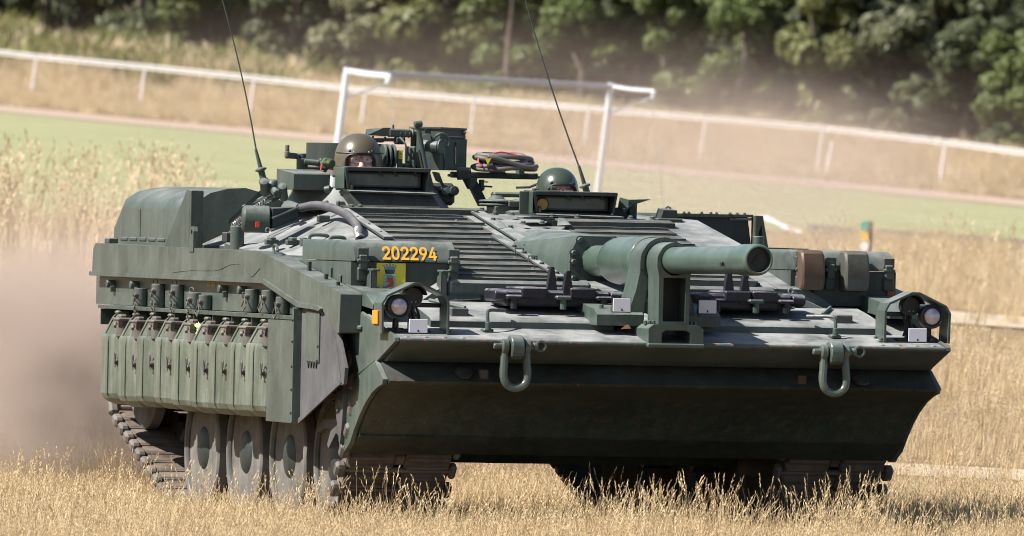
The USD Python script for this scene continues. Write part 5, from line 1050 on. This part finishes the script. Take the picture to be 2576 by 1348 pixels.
# ------------------------------------------------------------------ goal
GALV = plain('white_goal_paint', (.50, .52, .57), .4, var=.05)
GALVG = plain('grey_goal_tube', (.20, .21, .24), .4, var=.1)
goal = thing('football_goal', 'white football goal with grey crossbar and short rear arms standing on the pitch', 'goal')
gl_t = at_depth(872, 180, 161.0); gr_t = at_depth(1536, 219, 164.2)
def gpost(tp, lo):
    g = height(tp[0], tp[1]); b = np.array([tp[0] - lo * (tp[2] - g), tp[1], g - .1]); return b, tp
for tp in (gl_t, gr_t):
    b, t_ = gpost(tp, .048); part('post', tube([b, t_ + (t_ - b) / np.linalg.norm(t_ - b) * .06], .048, 14), GALV, goal)
part('crossbar', tube([gl_t, gr_t], .044, 14), GALVG, goal)
back = np.array([.605, -.72, 0.0])
nets = []
for tp, ds in ((gl_t, .02), (gr_t, .03)):
    e = tp + back + np.array([0, 0, ds - .05])
    arm_ = part('arm', tube(crom([tp + np.array([0, .03, .01]), lerp(tp, e, .5), lerp(tp, e, .9) + np.array([0, 0, .01]), e, e + np.array([-.01, 0, -.09])], 4), .045 if ds < .025 else .03, 10), GALV, goal)
    part('brace', tube([e + np.array([-.01, 0, -.08]), tp + np.array([.02, .02, -.36])], .016, 8), GALVG, goal)
    nets.append(e + np.array([-.01, 0, -.09]))
strands = []
for i in np.linspace(0, 1, 26):
    a = lerp(nets[0], nets[1], i); g = height(a[0] + .45, a[1] - .5)
    strands.append(tube([a, np.array([lerp(a, a, 0)[0] + .35, a[1] - .5, g])], .0022, 4))
for j in np.linspace(.04, .96, 14):
    a = lerp(nets[0], np.array([nets[0][0] + .35, nets[0][1] - .5, 0]), j); b = lerp(nets[1], np.array([nets[1][0] + .35, nets[1][1] - .5, 0]), j)
    strands.append(tube([a, lerp(a, b, .5) - np.array([0, 0, .03]), b], .0022, 4))
for e in nets: strands.append(tube([e, np.array([e[0] + .35, e[1] - .5, 0])], .008, 5))
part('net', strands, plain('grey_net', (.25, .26, .27), .7), goal, kind='stuff')

# ------------------------------------------------------------------ marker post, edging
WOOD = plain('weathered_wood', (.165, .125, .105), .85, var=.25, scale=25)
mpz = at_depth(2187, 556, 140.0); g = height(mpz[0], mpz[1])
mk = thing('marker_post', 'short brown wooden trail post with green, yellow and white discs', 'post')
part('post', box(mpz[0] - .040, mpz[0] + .045, 139.95, 140.05, g - .1, mpz[2], .006), WOOD, mk)
for nm, col, zz in (('green_disc', (.03, .38, .26), 585), ('yellow_disc', (.85, .48, .02), 594 + 3), ('white_disc', (.80, .76, .74), 618)):
    pass
for nm, col, py_ in (('green_disc', (.03, .36, .26), 569), ('yellow_disc', (.85, .48, .02), 594), ('white_disc', (.80, .76, .74), 620)):
    c = at_depth(2173, py_, 139.9)
    part(nm, prism([(c[0] - .052, c[2]), (c[0] - .03, c[2] + .042), (c[0] + .0, c[2] + .060), (c[0] + .05, c[2] + .045), (c[0] + .05, c[2] - .045), (c[0], c[2] - .060), (c[0] - .03, c[2] - .042)], 139.90, 139.915, 'y'), plain(nm + '_paint', col, .5, var=.05), mk)
ED = plain('grey_edging', (.34, .33, .36), .7, var=.15)
c0 = ground_at(2030, 593); c1 = ground_at(2700, 640); c2 = ground_at(1915, 548)
ed = thing('pitch_edging', 'low grey edging board along the near border of the pitch at right', 'edging')
for k in range(6):
    a = lerp(c0, c1, k / 6 + .004); b = lerp(c0, c1, (k + 1) / 6 - .004); d = (b - a) / np.linalg.norm(b - a)
    part('board', hullpts([q + np.array([0, dy, dz]) for q in (a, b) for dy in (0, .05) for dz in (0.0, .17)]), ED, ed)
wl = sheet(*np.meshgrid(np.linspace(0, 1, 3), np.linspace(0, 1, 3), indexing='ij'))
e0, e1 = c0 + np.array([-.12, 0, 0]), c2
V = []
for t in np.linspace(0, 1, 20):
    p = lerp(e0, e1, t); w_ = .075 + .03 * math.sin(t * 9)
    V += [(p[0] - w_, p[1] - .8, height(p[0] - w_, p[1]) + .030), (p[0] + w_, p[1] + .8, height(p[0] + w_, p[1]) + .030)]
Fq = []
for i in range(19): Fq += [[2 * i, 2 * i + 1, 2 * i + 3], [2 * i, 2 * i + 3, 2 * i + 2]]
struct('painted_line', trimesh.Trimesh(np.array(V), np.array(Fq), process=False), plain('pitch_line_paint', (.78, .76, .74), .8), 'worn white line painted on the pitch')

# ------------------------------------------------------------------ grass
def blade(p, d, L, w, bend, n=4):
    """one curved, tapering blade"""
    s = np.linspace(0, 1, n + 1); d = np.array([d[0], d[1], 0.0]); side = np.array([-d[1], d[0], 0])
    c = np.array(p) + np.outer(s ** 2 * bend * L, d) + np.outer(s * (1 - .25 * bend * s) * L, [0, 0, 1])
    ww = w * (1 - s ** 2 * .85)[:, None] * side
    V = np.empty((2 * n + 2, 3)); V[0::2] = c - ww; V[1::2] = c + ww
    Fc = []
    for i in range(n): Fc += [[2 * i, 2 * i + 1, 2 * i + 3], [2 * i, 2 * i + 3, 2 * i + 2]]
    return V, np.array(Fc), c
def tuft(seed, nb, L0, L1, w, rad, heads=0, bend=(.1, .6), hl=.07, hw=.006, stalk=1.35):
    r_ = np.random.default_rng(seed); V, Fc, k = [], [], 0
    def add(v, f):
        nonlocal k
        V.append(v); Fc.append(f + k); k += len(v)
    for i in range(nb):
        a = r_.uniform(0, 6.283); rr = rad * math.sqrt(r_.uniform()); p = (rr * math.cos(a), rr * math.sin(a), -.02); b = a + r_.normal(0, .9)
        v, f, _ = blade(p, (math.cos(b), math.sin(b)), r_.uniform(L0, L1), w * r_.uniform(.7, 1.3), r_.uniform(*bend), 3); add(v, f)
    for i in range(heads):
        a = r_.uniform(0, 6.283); rr = rad * math.sqrt(r_.uniform()); p = np.array((rr * math.cos(a), rr * math.sin(a), -.02)); b = r_.uniform(0, 6.283)
        L = r_.uniform(L1 * .9, L1 * stalk)
        v, f, c = blade(p, (math.cos(b), math.sin(b)), L, w * .42, r_.uniform(.05, .35), 4); add(v, f)
        tip = c[-1]; dr = c[-1] - c[-2]; dr /= np.linalg.norm(dr)
        for q in range(9):                                   # spikelets of the seed head
            t = q / 8; o = tip - dr * hl * (1 - t) * .9; sp = r_.normal(0, 1, 3); sp -= dr * (sp @ dr); sp /= np.linalg.norm(sp)
            e = o + dr * hl * .22 + sp * hw * 1.9 * (1 - .6 * t); s2 = np.cross(dr, sp) * hw * .55
            add(np.array([o, o + (e - o) * .5 + s2, e, o + (e - o) * .5 - s2]), np.array([[0, 1, 2], [0, 2, 3]]))
    return trimesh.Trimesh(np.vstack(V), np.vstack(Fc), process=False)
def scatter(name, protos, mat, X, Y, scale, label, Zoff=0.0, kind='stuff', tilt=.08, seed=1):
    r_ = np.random.default_rng(seed); n = len(X)
    pi = UsdGeom.PointInstancer.Define(stage, numbered('/World', name)); path = pi.GetPath()
    mats = mat if isinstance(mat, list) else [mat] * len(protos)
    for i, pm_ in enumerate(protos):
        usdkit.mesh(stage, f'{path}/tuft_{i:03d}', pm_, mats[i % len(mats)], False); pi.CreatePrototypesRel().AddTarget(f'{path}/tuft_{i:03d}')
    Z = height(X, Y) + Zoff
    pi.CreatePositionsAttr(Vt.Vec3fArray.FromNumpy(np.stack([X, Y, Z], 1).astype(np.float32)))
    pi.CreateProtoIndicesAttr(Vt.IntArray.FromNumpy(r_.integers(0, len(protos), n).astype(np.int32)))
    yaw = r_.uniform(0, 2 * np.pi, n); tx = r_.normal(0, tilt, n); ty = r_.normal(0, tilt, n)
    q = np.stack([np.cos(yaw / 2), tx / 2, ty / 2, np.sin(yaw / 2)], 1); q /= np.linalg.norm(q, axis=1, keepdims=True)
    pi.CreateOrientationsAttr(Vt.QuathArray([Gf.Quath(float(a), float(b), float(c), float(d)) for a, b, c, d in q]))
    pi.CreateScalesAttr(Vt.Vec3fArray.FromNumpy(np.repeat(scale[:, None], 3, 1).astype(np.float32)))
    return tag(pi.GetPrim(), label, 'grass' if 'grass' in name else name.replace('_', ' '), kind=kind)
STRAW = foliage('straw', [(.38, .265, .145), (.54, .415, .24), (.65, .53, .33), (.73, .63, .43), (.57, .45, .27)], .28)
STRAWD = foliage('straw_dull', [(.40, .30, .185), (.53, .42, .275), (.62, .52, .36), (.54, .475, .31), (.40, .375, .235)], .30)
WEED = foliage('weed_leaves', [(.10, .12, .035), (.16, .17, .05), (.22, .19, .06), (.26, .15, .04), (.12, .13, .04)], .35)
r2 = np.random.default_rng(11)
def field(n, y0, y1, spread=1.25, extra=.6):
    Y = r2.uniform(y0 ** 2, y1 ** 2, n) ** .5; X = r2.uniform(-1, 1, n) * (Y * .0443 * spread + extra); return X, Y
def in_tank(X, Y):
    L = (np.stack([X, Y, 0 * X], 1) - TT) @ TR
    return L[:, 0], L[:, 1]
# foreground: short dense straw with seed heads
near = [tuft(20 + i, 30, .08, .23, .0019, .075, heads=1 + i % 2, hl=.06, hw=.003, stalk=1.5, bend=(.03, .45)) for i in range(6)]
X, Y = field(46000, 55.0, 74.0, 1.25)
lx, ly = in_tank(X, Y)
dens = fbm(np.stack([X * 1.3, Y * .7, X * 0], 1), 3, 2)
under = (np.abs(lx) < 1.68) & (ly > .95) & (ly < 6.4)
ontrack = under & (np.abs(lx) > .93)
keep = ~ontrack & (r2.uniform(size=len(X)) < np.clip((dens - .33) * 3.6, .10, 1))
keep &= ~(under & (r2.uniform(size=len(X)) < .5))
behind = (ly > 6.4) & (np.abs(lx) < 1.75)                      # flattened where the tracks went
keep &= ~(behind & (r2.uniform(size=len(X)) < .6))
sc = r2.uniform(.65, 1.25, len(X)) * np.where(under, .6, 1.0) * (.75 + .7 * np.clip(dens - .35, 0, .4))
scatter('dry_grass', near, STRAW, X[keep], Y[keep], sc[keep], 'short straw-yellow dry grass with seed heads around the tank', seed=3)
tall = [tuft(60 + i, 9, .12, .30, .0024, .05, heads=4, hl=.075, hw=.0046, stalk=1.6, bend=(.05, .45)) for i in range(5)]
spots = [(60, 1240, 60), (150, 1215, 50), (260, 1265, 30), (640, 1275, 24), (720, 1270, 24), (820, 1275, 30), (920, 1262, 44), (1060, 1300, 30), (1180, 1305, 24), (1290, 1308, 44), (1380, 1300, 40), (1460, 1290, 60), (1590, 1280, 60), (1690, 1295, 30), (1760, 1300, 26), (1850, 1310, 26), (1960, 1312, 26), (2050, 1315, 40), (2120, 1300, 60), (2180, 1300, 40), (2330, 1310, 20), (2450, 1310, 20), (330, 1300, 30), (470, 1310, 26)]
TX, TY, TS = [], [], []
for px_, py_, n_ in spots:
    for _ in range(n_):
        yy = r2.uniform(59.5, 64.4) if px_ > 420 else r2.uniform(60.0, 68.5)
        TX.append((px_ - CX + 53) / F_PX * yy + r2.normal(0, .11)); TY.append(yy); TS.append(r2.uniform(.55, 1.15))
TX, TY, TS = map(np.array, (TX, TY, TS)); lx, ly = in_tank(TX, TY); ok = ~((np.abs(lx) < 1.7) & (ly > .4) & (ly < 6.4))
scatter('tall_grass', tall, STRAW, TX[ok], TY[ok], TS[ok], 'taller straw stalks with feathery heads in front of the tracks', seed=5)
# middle distance: knee-high dry meadow either side of and behind the tank
mid = [tuft(90 + i, 36, .18, .50, .0045, .22, heads=12, hl=.12, hw=.008, stalk=1.35, bend=(.02, .30)) for i in range(6)]
X, Y = field(30000, 70.0, 176.0, 1.3, 1.5)
lx, ly = in_tank(X, Y); d_ = fbm(np.stack([X * .5, Y * .12, X * 0], 1), 3, 21)
off = ((Y > 121.5) & (Y < 127.5)) | ((Y > 78) & (Y < 80)) 
keep = (Y < pitch_near(X) - .4 - 3.0 * (X > 3.5) - 5.0 * (X > 3.5)) & ~((np.abs(lx) < 2.2) & (ly < 9)) & ~(off & (r2.uniform(size=len(X)) < .9)) & (r2.uniform(size=len(X)) < np.clip((d_ - .28) * 3.5, .2, 1))
sc = r2.uniform(.55, 1.1, len(X)) * np.where(Y < 92, .62, 1.0) * (.7 + .8 * np.clip(d_ - .35, 0, .5)) * np.where(Y > 98, .66, 1) * np.where((Y > 112) & (Y < 123), .35, 1)
scatter('dry_meadow_grass', mid, [STRAW, STRAWD], X[keep], Y[keep], sc[keep], 'knee-high dry meadow grass between the tank and the pitch', seed=7)
# tall reed grass at the left, in front of the pitch
reed = [tuft(130 + i, 14, .4, .85, .008, .22, heads=7, hl=.26, hw=.020, stalk=1.5, bend=(.05, .3)) for i in range(4)]
n_ = 85; Y = r2.uniform(104, 140, n_); X = np.array([(-1288 + 640 * r2.uniform() ** 1.5 - 60) / F_PX * y for y in Y])
scatter('reed_grass', reed, STRAWD, X, Y, r2.uniform(.55, 1.0, n_), 'tall feathery reed grass standing at the left before the pitch', seed=9)
n_ = 34; Y = r2.uniform(120, 150, n_); X = np.array([(1288 - 560 * r2.uniform()) / F_PX * y for y in Y])
scatter('reed_grass', reed, STRAWD, X, Y, r2.uniform(.45, .8, n_), 'sparse feathery reed grass standing at the right by the marker post', seed=19)
# beyond the path: tall bleached grass about the fence, on to the wood
far = [tuft(160 + i, 50, .35, .80, .012, .60, heads=16, hl=.25, hw=.016, stalk=1.3, bend=(.02, .35)) for i in range(5)]
X, Y = field(26000, 215.0, 372.0, 1.35, 3.0)
rel = Y - path_far(X); fy_ = Y - FENCE_Y(X); d_ = fbm(np.stack([X * .16, Y * .05, X * 0], 1), 3, 31)
keep = (rel > .5) & (r2.uniform(size=len(X)) < np.clip((d_ - .25) * 3.0, .25, 1)) & (r2.uniform(size=len(X)) < sstep(0, 14, rel) * .85 + .15)
sc = r2.uniform(.6, 1.15, len(X)) * (.30 + .70 * sstep(-2, 24, fy_)) * (.75 + .7 * np.clip(d_ - .35, 0, .5))
keep &= fy_ < 34
scatter('bleached_grass', far, [STRAW, STRAWD, STRAWD], X[keep], Y[keep], sc[keep], 'tall bleached grass around the rail fence beyond the path', seed=13)
weed = [tuft(190 + i, 60, .35, .95, .035, .55, heads=0, bend=(.2, .8)) for i in range(4)]
X, Y = field(5200, 285.0, 385.0, 1.35, 3.0); fy_ = Y - FENCE_Y(X); d_ = fbm(np.stack([X * .2, Y * .08, X * 0], 1), 3, 41)
keep = (fy_ > 24) & (fy_ < 75) & (d_ > .42 - .1 * (X < -6))
scatter('weeds', weed, [WEED, STRAWD, WEED], X[keep], Y[keep], (r2.uniform(.4, .9, len(X)) * (1 + .5 * (X < -7)))[keep], 'green and rust-tinged weeds along the foot of the wood', seed=15)

# ------------------------------------------------------------------ wood behind: each tree its own trunk, limbs and crown
BARK = plain('bark', (.085, .065, .05), .9, var=.35, scale=4.0)
LEAFM = [foliage('leaf_olive', [(.085, .10, .034), (.125, .14, .05), (.17, .175, .07), (.11, .13, .045)], .30),
         foliage('leaf_green', [(.07, .095, .032), (.105, .135, .046), (.145, .175, .065), (.085, .115, .04)], .32),
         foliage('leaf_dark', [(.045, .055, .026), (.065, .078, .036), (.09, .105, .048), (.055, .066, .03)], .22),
         foliage('leaf_grey', [(.10, .11, .06), (.15, .155, .085), (.19, .19, .11), (.12, .13, .07)], .28)]
def crown_mesh(seed, R, H, z0, n, leaf, clumps=26):
    r_ = np.random.default_rng(seed)
    cc_ = []
    for i in range(clumps):
        u = r_.uniform(); a = r_.uniform(0, 6.283); z = z0 + (H - z0) * u; rr = R * math.sqrt(max(.05, math.sin(math.pi * min(.98, .12 + .85 * u)))) * r_.uniform(.35, .95)
        cc_.append((rr * math.cos(a), rr * math.sin(a), z, R * r_.uniform(.22, .42)))
    cc_ = np.array(cc_); per = r_.integers(0, clumps, n)
    dr = r_.normal(size=(n, 3)); dr /= np.linalg.norm(dr, axis=1, keepdims=True)
    rad = cc_[per, 3] * r_.uniform(.55, 1.05, n)
    c = cc_[per, :3] + dr * rad[:, None] * np.array([1, 1, .8])
    nrm = dr + r_.normal(0, .55, (n, 3)); nrm /= np.linalg.norm(nrm, axis=1, keepdims=True)
    t = np.cross(nrm, r_.normal(size=(n, 3))); t /= np.linalg.norm(t, axis=1, keepdims=True); b = np.cross(nrm, t)
    s = (leaf * r_.uniform(.6, 1.3, n))[:, None]
    V = np.stack([c - t * s, c + b * s * .55, c + t * s, c - b * s * .55], 1).reshape(-1, 3)
    V[:, 2] = np.maximum(V[:, 2], .02)
    q = np.arange(n) * 4
    return trimesh.Trimesh(V, np.vstack([np.stack([q, q + 1, q + 2], 1), np.stack([q, q + 2, q + 3], 1)]), process=False), cc_
def tree(px_, Y, R, H, z0, mat, label, seed, leaf=.16, n=9000, name='tree', group=None):
    x = (px_ - CX) / F_PX * Y; g = height(x, Y)
    mt = np.eye(4); mt[3, :3] = (x, Y, g)
    t = thing(name, label, 'tree' if name == 'tree' else 'bush', Gf.Matrix4d(*mt.ravel().tolist()), group)
    cm, cc_ = crown_mesh(seed, R, H, z0, n, leaf)
    part('crown', cm, mat, t, smooth=False)
    r_ = np.random.default_rng(seed + 900)
    part('trunk', tube(crom([(0, 0, -.2), (r_.normal(0, .1), 0, H * .3), (r_.normal(0, .25), r_.normal(0, .2), H * .75)], 5), np.linspace(.055 * H ** .5 + .02, .03, 11), 8), BARK, t)
    for k in r_.choice(len(cc_), 6, replace=False):
        e = cc_[k, :3]; part('limb', tube(crom([(0, 0, max(.1, e[2] * .5)), e * np.array([.5, .5, .82]), e], 4), np.linspace(.06, .015, 9), 6), BARK, t)
    return t
wood = [  # px, distance, crown radius, height, crown base, material, label
 (60, 372, 2.2, 7.0, .9, 2, 'dark tree at the far left end of the wood, shaded trunk showing'),
 (300, 366, 2.0, 7.0, .8, 2, 'dark thin-stemmed tree left of the first antenna'),
 (480, 356, 1.7, 5.2, .15, 0, 'olive bush just left of the first antenna whip, low and bright'),
 (700, 352, 1.8, 5.6, .2, 3, 'greyish olive bush right of the first antenna whip'),
 (880, 349, 1.6, 5.4, .3, 3, 'grey-green shrub above the left goal post'),
 (1060, 346, 1.8, 5.6, .2, 0, 'olive tree above the middle of the goal crossbar, left of centre'),
 (1240, 342, 1.7, 6.2, .3, 1, 'green tree left of the second antenna whip'),
 (1430, 340, 1.8, 6.6, 1.4, 1, 'green tree right of the second antenna whip, with dark hollow beneath'),
 (1640, 338, 1.6, 6.4, .4, 1, 'bright green tree above the right goal post'),
 (1830, 335, 1.7, 6.0, .2, 1, 'mid-green bushy tree right of the goal, dust in front'),
 (2010, 333, 1.4, 5.2, .3, 0, 'pale olive sapling before the dark gap in the wood'),
 (2200, 333, 1.5, 4.4, .3, 3, 'grey-leaved low shrub in the dark right part of the wood'),
 (2400, 330, 1.5, 5.2, .2, 2, 'dark shrub above the right-hand fence posts'),
 (2560, 326, 1.5, 5.4, .3, 1, 'green-tipped tree at the right edge'),
]
for i, (px_, Y, R, H, z0, mi, lb) in enumerate(wood):
    tree(px_, Y, R, H, z0, LEAFM[mi], lb, 300 + i, leaf=.13 + .03 * (i % 3), n=9000, group=None)
rowx = np.linspace(-120, 2760, 13)
where = ['outside the left edge of the picture', 'behind the far left dark tree', 'behind the thin-stemmed tree left of the antenna', 'behind the first antenna whip', 'behind the greyish olive bush', 'behind the left goal post shrub',
         'behind the middle of the goal crossbar', 'behind the second antenna whip', 'above the right goal post', 'right of the goal, behind the bushy tree', 'behind the grey-leaved shrub', 'above the right-hand fence posts', 'outside the right edge of the picture']
for i, px_ in enumerate(rowx):
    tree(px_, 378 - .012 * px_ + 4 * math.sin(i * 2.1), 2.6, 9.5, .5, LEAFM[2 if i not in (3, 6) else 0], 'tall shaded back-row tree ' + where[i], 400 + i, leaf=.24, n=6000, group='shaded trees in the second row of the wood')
X = r2.uniform(-40, 40, 150); Y = 392 + r2.uniform(0, 45, 150) - X * .5
fw = [crown_mesh(700 + i, 3.0, 11, .2, 1500, .5, 18)[0] for i in range(3)]
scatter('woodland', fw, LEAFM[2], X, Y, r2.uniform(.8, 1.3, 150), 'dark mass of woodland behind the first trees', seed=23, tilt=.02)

# ------------------------------------------------------------------ dust thrown up by the tracks
def dust(c, r, dens, sc_, label, seed, col=(.84, .64, .51)):
    me = trimesh.creation.icosphere(subdivisions=3)
    v = me.vertices * (1 + .12 * (fbm(me.vertices * 1.6 + seed, 3, seed)[:, None] - .5)); v = v * np.array(r)
    x = thing('dust_cloud', label, 'dust', kind='stuff'); x.GetAttribute('xformOpOrder')
    UsdGeom.Xformable(x).AddTranslateOp().Set(Gf.Vec3d(*map(float, c)))
    mat = usdkit.material(stage, LK + f'dust_{seed}', {
        'g': ('geometry', {}), 'mp': ('mapping', {'mapping_type': 'texture', 'location': tuple(c), 'scale': tuple(r)}), 'ln': ('vector_math', {'math_type': 'length'}),
        'fo': ('map_range', {'range_type': 'smoothstep', 'from_min': .25, 'from_max': 1.0, 'to_min': 1.0, 'to_max': 0.0, 'clamp': True}),
        'n': ('noise_texture', {'scale': sc_, 'detail': 2.5, 'roughness': .6, 'distortion': .6}), 'nr': ('map_range', {'from_min': .38, 'from_max': .64, 'to_min': .06, 'to_max': 1.6, 'clamp': True}),
        'm1': ('math', {'math_type': 'multiply'}), 'm2': ('math', {'math_type': 'multiply', 'value2': dens}),
        'v': ('principled_volume', {'color': col, 'anisotropy': .25})},
        [('g.position', 'mp.vector'), ('mp.vector', 'ln.vector1'), ('ln.value', 'fo.value'), ('g.position', 'n.vector'), ('n.fac', 'nr.value'), ('fo.result', 'm1.value1'), ('nr.result', 'm1.value2'),
         ('m1.value', 'm2.value1'), ('m2.value', 'v.density')], volume='v.volume')
    part('cloud', trimesh.Trimesh(v, me.faces, process=False), mat, x, smooth=True)
dust((-2.75, 72.8, .42), (1.6, 3.2, .95), 1.8, 1.5, 'pinkish brown dust cloud behind the left track', 1)
dust((-2.2, 78.0, .9), (2.4, 5.0, .85), .07, .7, 'thin dust drifting behind the exhaust housing', 2)
dust((1.7, 84.0, 1.85), (2.3, 8.0, .85), .10, .5, 'thin dust hanging behind the driver and coil', 3)
dust((0.0, 76.0, .6), (2.4, 4.0, .75), .6, .8, 'low dust beneath and behind the hull', 4)

dust((.4, 108.0, 2.0), (7.0, 22.0, 1.15), .0125, .35, 'wide thin veil of dust hanging over the field behind the tank', 5)
